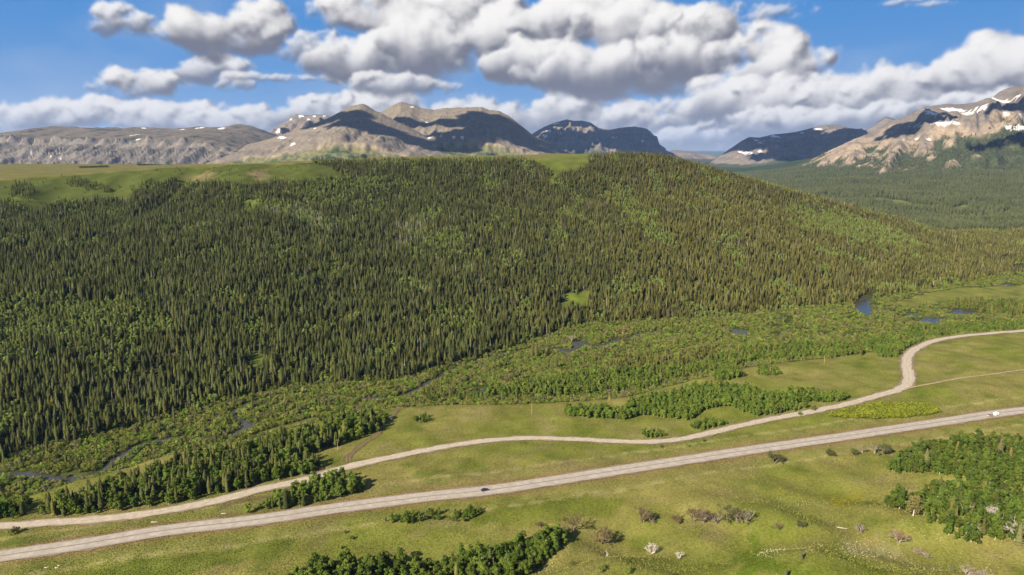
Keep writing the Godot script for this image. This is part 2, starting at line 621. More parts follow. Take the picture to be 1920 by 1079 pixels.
func willow_crown(sd: int, clumps: int) -> ArrayMesh:
	var r := RandomNumberGenerator.new()
	r.seed = sd
	var l := []
	for i in 6:
		var a := TAU * i / 6.0 + r.randf()
		var o := 0.0 if i == 0 else r.randf_range(0.6, 1.25)
		var q := r.randf_range(0.7, 1.1)
		l.append([Vector3(cos(a) * o, 1.15 + (0.6 if i == 0 else r.randf_range(-0.3, 0.25)), sin(a) * o), Vector3(q, q * 1.05, q)])
	return leafy(sd + 1, l, clumps, 0.42)

func willow_stems(sd: int) -> ArrayMesh:
	var r := RandomNumberGenerator.new()
	r.seed = sd
	var s := Soup.new()
	for i in 7:
		var a := r.randf() * TAU
		var d := Vector3(cos(a), 0, sin(a))
		s.tube(d * 0.15 + Vector3(0, -0.2, 0), d * r.randf_range(0.5, 1.2) + Vector3(0, 1.5, 0), 0.05, 0.015, 4, Color(0.15, 0.12, 0.08))
	return s.mesh()

func dead_branches(s: Soup, r: RandomNumberGenerator, p: Vector3, d: Vector3, l: float, w: float, depth: int, k: Color, tips: Array) -> void:
	var q := p + d * l
	s.tube(p, q, w, w * 0.62, 5 if depth > 1 else 4, k * r.randf_range(0.8, 1.15))
	if depth == 0:
		tips.append(q)
		return
	for i in r.randi_range(2, 3):
		var e := (d + Vector3(r.randfn(), r.randfn() * 0.6 + 0.25, r.randfn()) * 0.62).normalized()
		dead_branches(s, r, q if i == 0 else p.lerp(q, r.randf_range(0.45, 0.95)), e, l * r.randf_range(0.58, 0.82), w * 0.62, depth - 1, k, tips)

# scattered copies waiting to be placed: kind -> [Transform3D, tint, variant, region]
var stand := {"spruce": [], "aspen": [], "willow": [], "snag": []}

func plant(kind: String, x: float, z: float, size: float, wide: float, tint: Color, variants: int, region: String) -> void:
	var b := Basis(Vector3.UP, rng.randf() * TAU).scaled(Vector3(size * wide, size, size * wide))
	stand[kind].append([Transform3D(b, P(x, z)), tint, rng.randi() % variants, region])

func scatter(p: PackedVector2Array, gap: float, act: Callable) -> void:
	var r := bounds(p)
	var z := r.position.y
	while z < r.end.y:
		var x := r.position.x
		while x < r.end.x:
			var q := Vector2(x + rng.randf_range(-0.5, 0.5) * gap, z + rng.randf_range(-0.5, 0.5) * gap)
			if Geometry2D.is_point_in_polygon(q, p):
				act.call(q.x, q.y)
			x += gap
		z += gap

func clear_of_lines(x: float, z: float, room: float) -> bool:
	return cell(hwy_d, x, z) > room and cell(gravel_d, x, z) > room and cell(water_d, x, z) > room * 0.3 if x > GX0 + 4.0 and x < GX0 + GNX * CELL - 8.0 and z > GZ0 + 4.0 else true

func mixed(v: float, a: Color, b: Color) -> Color:
	return a.lerp(b, clampf(v, 0.0, 1.0))

func spruce_tint(x: float, z: float) -> Color:
	var east := smoothstep(-250.0, 500.0, x + 160.0 * n_patch.get_noise_2d(x, z))
	var k := mixed(east * 0.75 + rng.randfn(0.0, 0.22), Color(0.055, 0.067, 0.022), Color(0.122, 0.113, 0.031))
	return k * rng.randf_range(0.62, 1.4) * (1.0 + 0.45 * n_tone.get_noise_2d(x * 0.8, z * 0.8))

func aspen_tint() -> Color:
	return mixed(rng.randf(), Color(0.070, 0.122, 0.018), Color(0.118, 0.152, 0.024)) * rng.randf_range(0.7, 1.25)

func willow_tint() -> Color:
	var d := rng.randf()
	var k := mixed(rng.randf(), Color(0.118, 0.140, 0.030), Color(0.168, 0.170, 0.046))
	if d > 0.75:
		k = Color(0.120, 0.180, 0.026)
	elif d < 0.2:
		k = Color(0.125, 0.120, 0.060)
	return k * rng.randf_range(0.7, 1.3)

var gaps := []
func in_gap(x: float, z: float) -> bool:
	for g in gaps:
		if inside(g[0], g[1], x, z):
			return true
	return false

var far_meadows := []
func in_meadow(x: float, z: float) -> bool:
	for g in far_meadows:
		if inside(g[0], g[1], x, z):
			return true
	return false

func in_frame(p: Vector3) -> float:
	# distance when the photograph's frame holds the point, else a large number
	var d := p - EYE
	var f := Vector3(0, -0.19595, -0.98061)
	var up := Vector3(0, 0.98061, -0.19595)
	var w := d.dot(f)
	if w < 10.0 or absf(d.x) > w * 0.76 or absf(d.dot(up)) > w * 0.435:
		return 1e9
	return w

func build_vegetation() -> void:
	var areas := func(names: Array) -> Array:
		var out := []
		for a in names:
			var p := poly(a)
			out.append([p, bounds(p)])
		return out
	gaps = areas.call([BLUFF, GAP_MEADOW, GAP_GULLY, GAP_SMALL, GAP_SMALL2])
	far_meadows = areas.call([MEADOW_VALLEY1, MEADOW_VALLEY2])
	var shrubby: Array = areas.call([SHRUBS_UP_LEFT, SHRUBS_A, SHRUBS_B, SHRUBS_C, SHRUBS_D, SHRUBS_E])
	var deadwood: Array = areas.call([DEAD_STAND, DEAD_STAND2])
	# the hillside forest
	var z := -330.0
	while z > -1960.0:
		var gap := 3.7 if z > -1000.0 else 4.2
		var half := -z * 0.79 + 60.0
		var x := -half
		while x < half:
			var px := x + rng.randf_range(-0.5, 0.5) * gap
			var pz := z + rng.randf_range(-0.5, 0.5) * gap
			x += gap
			var u := climb(px, pz)
			var a := n_tone.get_noise_2d(px, pz)
			if u < 0.0 + 0.012 * a or u > 1.02 + (0.10 if px > 330.0 else 0.0):
				continue
			if in_gap(px + 22.0 * a, pz + 12.0 * a) or not clear_of_lines(px, pz, 4.0):
				continue
			var b := n_patch.get_noise_2d(px * 1.7 + 500.0, pz * 1.2)
			var leafy_here := 0.04 + 0.62 * smoothstep(0.18, 0.36, b)
			for s in shrubby:
				if inside(s[0], s[1], px + 46.0 * a, pz + 60.0 * a):
					leafy_here = 0.7
			var dead_here := 0.03
			for s in deadwood:
				if inside(s[0], s[1], px, pz):
					dead_here = 0.4
			if rng.randf() < leafy_here:
				if rng.randf() < 0.8:
					plant("aspen", px, pz, rng.randf_range(0.45, 0.85), 1.15, Color(0.128, 0.168, 0.040) * rng.randf_range(0.8, 1.5), 3, "hill")
				continue
			if rng.randf() < 0.16 + 0.25 * smoothstep(0.1, 0.45, -a):
				continue
			if rng.randf() < dead_here:
				plant("snag", px, pz, rng.randf_range(0.7, 1.2), 1.0, Color(1, 1, 1) * rng.randf_range(0.7, 1.1), 2, "hill")
				continue
			var east := smoothstep(200.0, 700.0, px)
			plant("spruce", px, pz, (0.30 + 0.55 * pow(rng.randf(), 1.15)) * (1.0 + 0.22 * n_patch.get_noise_2d(px * 2.0, pz * 2.0)) * (1.28 if rng.randf() < 0.05 else 1.0) * lerpf(1.0, 0.86, east) * lerpf(1.0, 0.8, smoothstep(0.75, 1.0, u)), rng.randf_range(1.35, 1.95), spruce_tint(px, pz), 5, "hill")
		z -= gap
	print("  hill ", stand.spruce.size(), " ", stand.aspen.size())
	for a in [BLUFF_TREES1, BLUFF_TREES2]:
		scatter(poly(a), 6.0, func(x, zz): plant("spruce", x, zz, rng.randf_range(0.5, 0.85), 1.2, spruce_tint(x, zz) * 0.9, 5, "hill"))
	scatter(poly(BLUFF), 11.0, func(x, zz):
		if climb(x, zz) < 0.99 and rng.randf() < 0.30 + 0.5 * n_tone.get_noise_2d(x, zz):
			if rng.randf() < 0.75:
				plant("aspen", x, zz, rng.randf_range(0.14, 0.4), 1.7, aspen_tint() * 0.75, 3, "hill")
			else:
				plant("spruce", x, zz, rng.randf_range(0.25, 0.55), 1.5, spruce_tint(x, zz), 5, "hill"))
	# willow marsh along the creek
	var meadows: Array = areas.call([MEADOW_FAR, MEADOW_SMALL, MEADOW_STRIP])
	z = -380.0
	while z > -1240.0:
		var gap := 2.9 if z > -800.0 else 3.7
		var half := -z * 0.79 + 20.0
		var x := -half
		while x < half:
			var px := x + rng.randf_range(-0.5, 0.5) * gap
			var pz := z + rng.randf_range(-0.5, 0.5) * gap
			x += gap
			var zf := look(foot_t, px)
			var zb := look(bench_t, px)
			if pz < zf - 12.0 or pz > zb + 4.0:
				continue
			var a := n_tone.get_noise_2d(px, pz)
			if cell(water_d, px, pz) < 0.1 or rng.randf() < 0.10 + 0.5 * smoothstep(0.15, 0.4, n_patch.get_noise_2d(px * 2.0, pz * 2.0 + 77.0)):
				continue
			var skip := false
			for m in meadows:
				if inside(m[0], m[1], px, pz):
					skip = true
			if skip:
				continue
			var tall := rng.randf_range(0.65, 1.25) * (1.0 if rng.randf() > 0.1 else 1.5)
			plant("willow", px, pz, tall, 1.15, willow_tint() if rng.randf() > 0.12 else aspen_tint(), 4, "marsh")
			if rng.randf() < 0.012 + 0.05 * smoothstep(0.0, 0.4, a) and clear_of_lines(px, pz, 5.0):
				plant("spruce", px, pz, rng.randf_range(0.35, 0.7), 1.15, spruce_tint(px, pz), 5, "marsh")
		z -= gap
	scatter(poly(MARSH_CONIFERS), 4.6, func(x, zz):
		if rng.randf() < 0.6 and clear_of_lines(x, zz, 4.0):
			plant("spruce", x, zz, rng.randf_range(0.35, 0.62), 1.7, spruce_tint(x, zz), 5, "marsh"))
	for a in [PLATEAU_SHRUBS1, PLATEAU_SHRUBS2]:
		scatter(poly(a), 9.0, func(x, zz): plant("aspen", x, zz, rng.randf_range(0.2, 0.5), 1.6, aspen_tint() * 0.6, 3, "hill"))
	scatter(poly(THICKET_ROAD), 2.0, func(x, zz):
		if clear_of_lines(x, zz, 3.0):
			plant("willow", x, zz, rng.randf_range(0.9, 1.6), 1.1, mixed(rng.randf(), Color(0.125, 0.155, 0.016), Color(0.17, 0.185, 0.022)) * rng.randf_range(0.8, 1.2), 4, "road thicket"))
	# groves: aspen, some with spruce among them
	for g in [[GROVE_LEFT, 3.4, 0.34, 1.0, "left grove"], [GROVE_CORNER, 3.6, 0.1, 0.95, "corner grove"], [GROVE_STRIP, 3.2, 0.04, 0.85, "road strip"], [GROVE_MID, 2.7, 0.02, 0.62, "mid grove"], [GROVE_EDGE, 3.2, 0.16, 0.68, "marsh edge"], [GROVE_BEND, 2.9, 0.03, 0.6, "bend grove"],
			[GROVE_RIGHT_STRIP, 3.2, 0.05, 0.62, "far strip"], [GROVE_FAR, 4.2, 0.5, 0.8, "far grove"], [OVAL1, 2.6, 0.0, 0.5, "oval"], [OVAL2, 2.5, 0.0, 0.45, "oval"], [OVAL3, 2.6, 0.0, 0.55, "oval"], [OVAL4, 2.6, 0.0, 0.5, "oval"], 
			[GROVE_RIGHT, 3.0, 0.035, 0.80, "right grove"], [GROVE_NEAR, 3.0, 0.02, 0.78, "near grove"], [THICKET_ROADSIDE1, 2.5, 0.0, 0.42, "roadside"], [THICKET_ROADSIDE2, 2.5, 0.0, 0.45, "roadside"], [LONE_BUSH, 2.4, 0.0, 0.42, "lone"]]:
		var put := func(x: float, zz: float) -> void:
			if not clear_of_lines(x, zz, 3.0) or rng.randf() < 0.08:
				return
			var a := n_tone.get_noise_2d(x * 1.5, zz * 1.5)
			if rng.randf() < g[2] * (1.0 + 1.6 * a):
				plant("spruce", x, zz, rng.randf_range(0.45, 0.85) * g[3], 1.5, spruce_tint(x, zz), 5, g[4])
			elif g[4] in ["right grove", "near grove"] and rng.randf() < 0.02:
				plant("snag", x, zz, rng.randf_range(0.3, 0.5), 1.2, Color(1.1, 1.0, 0.95), 2, g[4])
			else:
				plant("aspen", x, zz, (0.55 + 0.75 * pow(rng.randf(), 1.2)) * g[3] * (1.0 + 0.4 * a), rng.randf_range(0.95, 1.3), aspen_tint() * {"left grove": 0.82, "corner grove": 0.75, "right grove": 0.74, "near grove": 0.8, "roadside": 0.8}.get(g[4], 1.0), 3, g[4])
		scatter(poly(g[0]), g[1], put)
	# woods of the valley beyond the ridge and up to the rock of the massif
	var far := []
	z = -1750.0
	while z > -6400.0:
		var gap := 9.0 + (-z - 1750.0) * 0.0022
		var x := 300.0
		while x < -z * 0.80:
			var px := x + rng.randf_range(-0.5, 0.5) * gap
			var pz := z + rng.randf_range(-0.5, 0.5) * gap
			x += gap
			if px < 420.0 + (-pz - 1750.0) * 0.16 or climb(px, pz) < 1.06:
				continue
			var a := n_patch.get_noise_2d(px * 0.5, pz * 0.5)
			if a > 0.40 or rng.randf() < 0.12 or in_meadow(px, pz):
				continue
			var s := rng.randf_range(0.75, 1.25)
			var k := mixed(a + 0.5, Color(0.080, 0.096, 0.042), Color(0.112, 0.126, 0.052)) * rng.randf_range(0.75, 1.2)
			var py := H(px, pz)
			var mh := mount_height(mounts.MASSIF, px, pz)
			if mh > py:
				py = mh
				if rng.randf() > massif_green(mounts.MASSIF, Vector3(px, py, pz)):
					continue
			far.append([Transform3D(Basis(Vector3.UP, rng.randf() * TAU).scaled(Vector3(s * 1.9, s * 0.95, s * 1.9)), Vector3(px, py, pz)), k, 0, "far"])
		z -= gap
	print("  trees ", stand.spruce.size(), " aspen ", stand.aspen.size(), " willow ", stand.willow.size(), " far ", far.size())
	# meshes
	var green := tinted(0.9, 0.12)
	var leaf := tinted(0.85, 0.15, 0.2)
	var bark := tinted(0.95, 0.1)
	var brown := Color(0.13, 0.095, 0.07)
	var sc := []
	for i in 5:
		sc.append(spruce_crown(200 + i, 16.0 + i * 0.5, [1.9, 2.2, 1.7, 2.5, 2.05][i], [1.6, 1.2, 3.4, 0.8, 2.4][i]))
	var st := [trunk_mesh(15.0, 0.20, 0.05, 211, brown), trunk_mesh(15.0, 0.20, 0.05, 212, brown)]
	var ac := []
	var at := []
	for i in 3:
		ac.append(aspen_crown(220 + i * 3, 300, 0.66))
		at.append(aspen_trunk(240 + i))
	var wc := []
	for i in 4:
		wc.append(willow_crown(250 + i * 3, 110))
	var ws := [willow_stems(260), willow_stems(261)]
	var sn := []
	for i in 2:
		var s := Soup.new()
		var r := RandomNumberGenerator.new()
		r.seed = 270 + i
		var grey := Color(0.33, 0.30, 0.27)
		s.tube(Vector3(0, -0.4, 0), Vector3(0.2, 7, 0), 0.2, 0.13, 6, grey)
		s.tube(Vector3(0.2, 7, 0), Vector3(0.1, 13, 0.2), 0.13, 0.03, 5, grey)
		for n in 26:
			var y := r.randf_range(3.0, 12.0)
			var a := r.randf() * TAU
			var l := r.randf_range(0.5, 1.5) * (1.1 - y / 14.0)
			s.tube(Vector3(0.15, y, 0), Vector3(cos(a) * l + 0.15, y + r.randf_range(-0.3, 0.3), sin(a) * l), 0.05, 0.015, 3, grey * 0.9)
		sn.append(s.mesh())
	individuals("spruce", "spruce_tree", sc, st, green, bark, 300)
	individuals("aspen", "aspen_tree", ac, at, leaf, bark, 300)
	individuals("willow", "willow_shrub", wc, ws, leaf, bark, 300)
	mass("conifer_forest", "dense conifer forest covering the hillside", stand.spruce, sc, green)
	mass("conifer_trunks", "brown trunks of the hillside forest", stand.spruce, [st[0]], bark, true)
	mass("aspen_woods", "light green aspen and brush on the slope and in the groves", stand.aspen, ac, leaf)
	mass("aspen_trunks", "pale trunks among the aspen", stand.aspen, [at[0]], bark, true)
	mass("willow_thicket", "low olive willow thicket filling the marsh", stand.willow, wc, leaf)
	mass("dead_timber", "bare grey standing dead trees among the forest", stand.snag, sn, bark)
	mass("distant_forest", "dark forest over the valley beyond the ridge", far, [sc[3]], green)

func individuals(kind: String, called: String, crowns: Array, trunks: Array, cm: Material, tm: Material, most: int) -> void:
	var order := []
	var all: Array = stand[kind]
	for i in all.size():
		var w := in_frame(all[i][0].origin)
		if w < 1e8:
			order.append([w / all[i][0].basis.y.length(), i])
	order.sort_custom(func(p, q): return p[0] < q[0])
	var taken := {}
	for n in mini(most, order.size()):
		var e: Array = all[order[n][1]]
		taken[order[n][1]] = true
		var t: Transform3D = e[0]
		var where := place_words(kind, e[3], t.origin, t.basis.y.length())
		var o := thing(called, where[0], {"spruce": "tree", "aspen": "tree", "willow": "shrub"}[kind], t.origin, 0.0, where[1])
		o.transform = t
		var shade := tint_material(cm, e[1])
		part("trunk" if kind != "willow" else "stems", trunks[e[2] % trunks.size()], tm, o)
		part("crown", crowns[e[2]], shade, o)
	var left := []
	for i in all.size():
		if not taken.has(i):
			left.append(all[i])
	stand[kind] = left

var tints := {}
func tint_material(base: StandardMaterial3D, k: Color) -> StandardMaterial3D:
	# trees of their own share a few dozen leaf colours
	var key := "%d %d %d %d" % [base.get_instance_id(), int(k.r * 60.0), int(k.g * 45.0), int(k.b * 40.0)]
	if not tints.has(key):
		var m: StandardMaterial3D = base.duplicate()
		m.albedo_color = k.linear_to_srgb()
		tints[key] = m
	return tints[key]

func place_words(kind: String, region: String, p: Vector3, size: float) -> Array:
	# where it stands, in things one can find: the end of its grove, the row, the bank
	var a: String
	match kind:
		"spruce": a = "tall spruce" if size > 0.72 else ("low spruce" if size < 0.5 else "spruce")
		"aspen": a = "tall aspen" if size > 0.95 else ("low bushy aspen" if size < 0.65 else "aspen")
		_: a = "large willow" if size > 1.3 else ("small willow" if size < 0.85 else "willow")
	var row := "beside the gravel road" if cell(gravel_d, p.x, p.z) < 13.0 else ("on the creek side" if p.z < look(bench_t, p.x) + 22.0 else "inside the wood")
	var end := "left end" if p.x < -215.0 else ("middle" if p.x < -160.0 else "right end")
	var along := "left of the first creek bend" if p.x < -240.0 else ("between the creek bends" if p.x < -130.0 else ("below the long forest edge" if p.x < 20.0 else "in the marsh right of centre"))
	var w: String
	match region:
		"left grove": w = "%s at the %s of the big left grove, %s" % [a, end, row]
		"corner grove": w = "%s in the small grove at the left edge" % a
		"road strip": w = "%s in the %s of the strip between the roads" % [a, "left half" if p.x < -140.0 else "right half"]
		"near grove": w = "%s in the %s half of the wood along the bottom edge" % [a, "left" if p.x < -30.0 else "right"]
		"right grove": w = "%s in the %s part of the wood at lower right" % [a, "upper" if p.z < -390.0 else "lower"]
		"roadside": w = "%s in the clumps just below the highway" % a
		"lone": w = "%s of the lone clump right of the dirt track" % a
		"oval": w = "%s of the small oval thickets by the gravel road" % a
		"road thicket": w = "%s of the yellow-green thicket between gravel road and highway" % a
		"marsh": w = "%s %s, %s" % [a, "at the water's edge" if cell(water_d, p.x, p.z) < 5.0 else "in the thicket", along]
		"hill": w = "%s at the foot of the hillside forest, %s" % [a, along]
		_: w = "%s of the middle groves above the gravel road" % a
	return [w, w.replace(a, {"spruce": "spruces", "aspen": "aspens"}.get(kind, "willows"))]

func mass(called: String, label: String, list: Array, meshes: Array, mat: Material, plain := false) -> void:
	for n in meshes.size():
		var some := list if meshes.size() == 1 else list.filter(func(e): return e[2] == n)
		if some.is_empty():
			continue
		var mm := MultiMesh.new()
		mm.transform_format = MultiMesh.TRANSFORM_3D
		mm.use_colors = not plain
		mm.mesh = meshes[n]
		mm.instance_count = some.size()
		for i in some.size():
			mm.set_instance_transform(i, some[i][0])
			if not plain:
				mm.set_instance_color(i, some[i][1])
		var o := MultiMeshInstance3D.new()
		o.name = numbered(called)
		o.multimesh = mm
		o.material_override = mat
		o.set_meta("kind", "stuff")
		o.set_meta("label", label)
		add_child(o)

# ---- lines on the land: creek, ponds, roads, tracks
var hwy_d := PackedFloat32Array()
var gravel_d := PackedFloat32Array()
var water_d := PackedFloat32Array()

func curve(a: Array, step := 4.0) -> Array:
	# Catmull-Rom through x, z, width triples -> [Vector3(x, width, z), ...]
	var p := []
	for i in a.size() / 3:
		p.append(Vector3(a[i * 3], a[i * 3 + 2], a[i * 3 + 1]))
	var out := []
	for i in p.size() - 1:
		var a0: Vector3 = p[maxi(i - 1, 0)]
		var b: Vector3 = p[i]
		var c: Vector3 = p[i + 1]
		var d: Vector3 = p[mini(i + 2, p.size() - 1)]
		var n := maxi(1, int(Vector2(b.x - c.x, b.z - c.z).length() / step))
		for k in n:
			var t := float(k) / n
			# centripetal enough for these gentle lines
			out.append(b.cubic_interpolate(c, a0, d, t) if i > 0 and i < p.size() - 2 else b.lerp(c, t))
	out.append(p[-1])
	return out

func stamp(a: PackedFloat32Array, line: Array, reach: float) -> void:
	# keeps in a the least distance beyond the line's own half width
	for q: Vector3 in line:
		var r := reach + q.y * 0.5
		var i0 := maxi(0, int((q.x - r - GX0) / CELL))
		var i1 := mini(GNX - 1, int((q.x + r - GX0) / CELL) + 1)
		var j0 := maxi(0, int((q.z - r - GZ0) / CELL))
		var j1 := mini(GNZ - 1, int((q.z + r - GZ0) / CELL) + 1)
		for j in range(j0, j1 + 1):
			for i in range(i0, i1 + 1):
				var d := Vector2(GX0 + i * CELL - q.x, GZ0 + j * CELL - q.z).length() - q.y * 0.5
				var k := j * GNX + i
				if d < a[k]:
					a[k] = d

func smooth_heights(line: Array, n: int) -> PackedFloat32Array:
	var h := PackedFloat32Array()
	for q: Vector3 in line:
		h.append(base_height(q.x, q.z))
	for pass_ in n:
		var s := h.duplicate()
		for i in range(1, h.size() - 1):
			s[i] = (h[i - 1] + h[i] + h[i + 1]) / 3.0
		h = s
	return h

func flatten(line: Array, h: PackedFloat32Array, shoulder: float) -> void:
	# the ground meets the road: weight 1 under it, easing out over the shoulder
	var best := {}
	for n in line.size():
		var q: Vector3 = line[n]
		var r := shoulder + 8.0 + q.y * 0.5
		for j in range(maxi(0, int((q.z - r - GZ0) / CELL)), mini(GNZ - 1, int((q.z + r - GZ0) / CELL) + 1) + 1):
			for i in range(maxi(0, int((q.x - r - GX0) / CELL)), mini(GNX - 1, int((q.x + r - GX0) / CELL) + 1) + 1):
				var d := Vector2(GX0 + i * CELL - q.x, GZ0 + j * CELL - q.z).length() - q.y * 0.5
				var k := j * GNX + i
				if not best.has(k) or d < best[k][0]:
					best[k] = [d, h[n]]
	for k: int in best:
		var w := 1.0 - smoothstep(shoulder, shoulder + 8.0, best[k][0])
		if w > road_w[k]:
			road_w[k] = w
			road_h[k] = w * (best[k][1] - 0.15)

func ribbon(line: Array, h: PackedFloat32Array, lift: float, at_a: float, at_b: float, k: Color, wobble := 0.0, scale_w := true) -> ArrayMesh:
	# a sheet along the line between two places across it (in half widths, or metres)
	var v := PackedVector3Array()
	var c := PackedColorArray()
	var nn := PackedVector3Array()
	var idx := PackedInt32Array()
	var across := 5
	for n in line.size():
		var q: Vector3 = line[n]
		var f: Vector3 = (line[mini(n + 1, line.size() - 1)] - line[maxi(n - 1, 0)])
		var s := Vector3(-f.z, 0, f.x).normalized()
		for m in across:
			var t := lerpf(at_a, at_b, m / float(across - 1))
			var o := t * (q.y * 0.5 if scale_w else 1.0)
			if wobble > 0.0 and (m == 0 or m == across - 1):
				o += wobble * n_small.get_noise_2d(n * 9.0, t * 400.0)
			v.append(Vector3(q.x + s.x * o, h[n] + lift - (0.06 * absf(t) if scale_w else 0.0), q.z + s.z * o))
			c.append(k)
			nn.append(Vector3.UP)
	for n in line.size() - 1:
		for m in across - 1:
			var a := n * across + m
			idx.append_array([a, a + across, a + 1, a + 1, a + across, a + across + 1])
	var arrays := []
	arrays.resize(Mesh.ARRAY_MAX)
	arrays[Mesh.ARRAY_VERTEX] = v
	arrays[Mesh.ARRAY_COLOR] = c
	arrays[Mesh.ARRAY_NORMAL] = nn
	arrays[Mesh.ARRAY_INDEX] = idx
	var m := ArrayMesh.new()
	m.add_surface_from_arrays(Mesh.PRIMITIVE_TRIANGLES, arrays)
	return m

func rough_paint(k: Color, sd: int, tile: float, lo := 0.72) -> StandardMaterial3D:
	var m := paint(k, 0.95, 0.2)
	m.albedo_texture = speckle(sd, 512, 60.0, lo, 1.0, 5)
	m.uv1_triplanar = true
	m.uv1_world_triplanar = true
	m.uv1_scale = Vector3.ONE / tile
	return m

var creek_lines := []
var hwy := []
var hwy_h := PackedFloat32Array()

func build_water_and_roads() -> void:
	hwy_d.resize(GNX * GNZ); hwy_d.fill(99.0)
	gravel_d.resize(GNX * GNZ); gravel_d.fill(99.0)
	water_d.resize(GNX * GNZ); water_d.fill(99.0)
	# water
	var water := paint(Color(0.040, 0.040, 0.034), 0.16, 0.4)
	water.heightmap_enabled = true
	water.heightmap_scale = 3.0
	water.heightmap_texture = speckle(41, 256, 30.0, 0.0, 1.0, 3)
	water.uv1_triplanar = true
	water.uv1_world_triplanar = true
	water.uv1_scale = Vector3.ONE / 6.0
	var waters := [[RIVER, "river", "dark creek winding along the foot of the forested hillside"], [CHANNEL, "marsh_channel", "curving side channel through the willow marsh"], [OXBOW, "oxbow_water", "crescent of dark water against the far forest edge"],
		[POND1, "pond", "small pond in the middle of the willow marsh"], [POND2, "pond", "pale pond with a bent arm near the road bend"], [POND3, "pond", "little oval pond left of the bent pond"], [POND4, "pond", "half white half dark pond below the far grove"],
		[POND5, "pond", "narrow pond beside the meadow edge"], [POND6, "pond", "far pond high on the right edge"], [POND7, "pond", "far pond cut by the right edge of the view"], [POND8, "pond", "far pond at the end of the long meadow"]]
	for wa in waters:
		var line := curve(wa[0])
		creek_lines.append(line)
		stamp(water_d, line, 14.0)
		var h := PackedFloat32Array()
		h.resize(line.size())
		h.fill(-18.75)
		structure(wa[1], ribbon(line, h, 0.0, -1.0, 1.0, Color.WHITE, 2.2), water, wa[2])
	for k in GNX * GNZ:
		if water_d[k] < 4.0:
			carve[k] = 2.4 * smoothstep(3.0, -1.5, water_d[k])
	# roads
	hwy = curve(HIGHWAY)
	hwy_h = smooth_heights(hwy, 60)
	stamp(hwy_d, hwy, 30.0)
	flatten(hwy, hwy_h, 5.0)
	var road := Node3D.new()
	road.name = "highway"
	road.set_meta("kind", "structure")
	road.set_meta("label", "paved two-lane highway crossing the meadow")
	add_child(road)
	part("pavement", ribbon(hwy, hwy_h, 0.24, -1.0, 1.0, Color.WHITE), rough_paint(Color(0.315, 0.285, 0.245), 51, 61.0, 0.86), road)
	part("shoulder", ribbon(hwy, hwy_h, 0.20, -1.22, 1.22, Color.WHITE, 1.8), rough_paint(Color(0.27, 0.21, 0.145), 69, 9.0, 0.6), road)
	part("wheel_path", ribbon(hwy, hwy_h, 0.249, -4.3, -0.7, Color.WHITE, 0.25, false), rough_paint(Color(0.345, 0.312, 0.268), 52, 47.0, 0.84), road)
	part("wheel_path", ribbon(hwy, hwy_h, 0.249, 0.7, 4.3, Color.WHITE, 0.25, false), rough_paint(Color(0.353, 0.318, 0.272), 53, 53.0, 0.84), road)
	part("centre_seam", ribbon(hwy, hwy_h, 0.254, -0.26, 0.26, Color.WHITE, 0.1, false), rough_paint(Color(0.22, 0.185, 0.155), 54, 11.0, 0.6), road)
	part("edge_line", ribbon(hwy, hwy_h, 0.254, -4.75, -4.55, Color.WHITE, 0.0, false), rough_paint(Color(0.62, 0.60, 0.55), 55, 7.0, 0.5), road)
	part("edge_line", ribbon(hwy, hwy_h, 0.254, 4.55, 4.75, Color.WHITE, 0.0, false), rough_paint(Color(0.62, 0.60, 0.55), 55, 7.0, 0.5), road)
	var gl := curve(GRAVEL_ROAD)
	var gh := smooth_heights(gl, 40)
	stamp(gravel_d, gl, 30.0)
	flatten(gl, gh, 3.0)
	var gravel := rough_paint(Color(0.385, 0.335, 0.265), 56, 41.0, 0.80)
	var gr := Node3D.new()
	gr.name = "gravel_road"
	gr.set_meta("kind", "structure")
	gr.set_meta("label", "pale gravel road curving across the meadow above the highway")
	add_child(gr)
	part("verge", ribbon(gl, gh, 0.17, -1.25, 1.25, Color.WHITE, 2.4), rough_paint(Color(0.27, 0.225, 0.145), 60, 9.0, 0.6), gr)
	part("gravel", ribbon(gl, gh, 0.2, -0.92, 0.92, Color.WHITE, 1.2), gravel, gr)
	for side in [-1.0, 1.0]:
		part("wheel_track", ribbon(gl, gh, 0.215, side * 0.34 - 0.17, side * 0.34 + 0.17, Color.WHITE, 0.35), rough_paint(Color(0.425, 0.372, 0.30), 68, 29.0, 0.8), gr)
	for d in [[TRACK, "dirt_track", "two-rut dirt track turning off the gravel road towards the creek"], [PATH, "footpath", "thin pale path leaving the gravel road at its bend"]]:
		var l := curve(d[0], 3.0)
		var h := smooth_heights(l, 20)
		flatten(l, h, 1.0)
		if d[1] == "footpath":
			structure(d[1], ribbon(l, h, 0.15, -0.8, 0.8, Color.WHITE, 0.8), rough_paint(Color(0.36, 0.29, 0.17), 57, 13.0, 0.75), d[2])
		else:
			var tr := Node3D.new()
			tr.name = d[1]
			tr.set_meta("kind", "structure")
			tr.set_meta("label", d[2])
			add_child(tr)
			var earth := rough_paint(Color(0.16, 0.115, 0.065), 58, 9.0, 0.6)
			var mud := rough_paint(Color(0.24, 0.18, 0.11), 59, 7.0, 0.6)
			part("earth", ribbon(l, h, 0.12, -1.1, 1.1, Color.WHITE, 1.6), earth, tr)
			part("rut", ribbon(l, h, 0.135, -0.62, -0.28, Color.WHITE, 0.4), mud, tr)
			part("rut", ribbon(l, h, 0.135, 0.28, 0.62, Color.WHITE, 0.4), mud, tr)

# ---- the ground
var n_patch := FastNoiseLite.new()
var n_tone := FastNoiseLite.new()
var cover := []

func poly(a: Array) -> PackedVector2Array:
	var p := PackedVector2Array()
	for i in a.size() / 2:
		p.append(Vector2(a[i * 2], a[i * 2 + 1]))
	return p

func bounds(p: PackedVector2Array) -> Rect2:
	var r := Rect2(p[0], Vector2.ZERO)
	for q in p:
		r = r.expand(q)
	return r

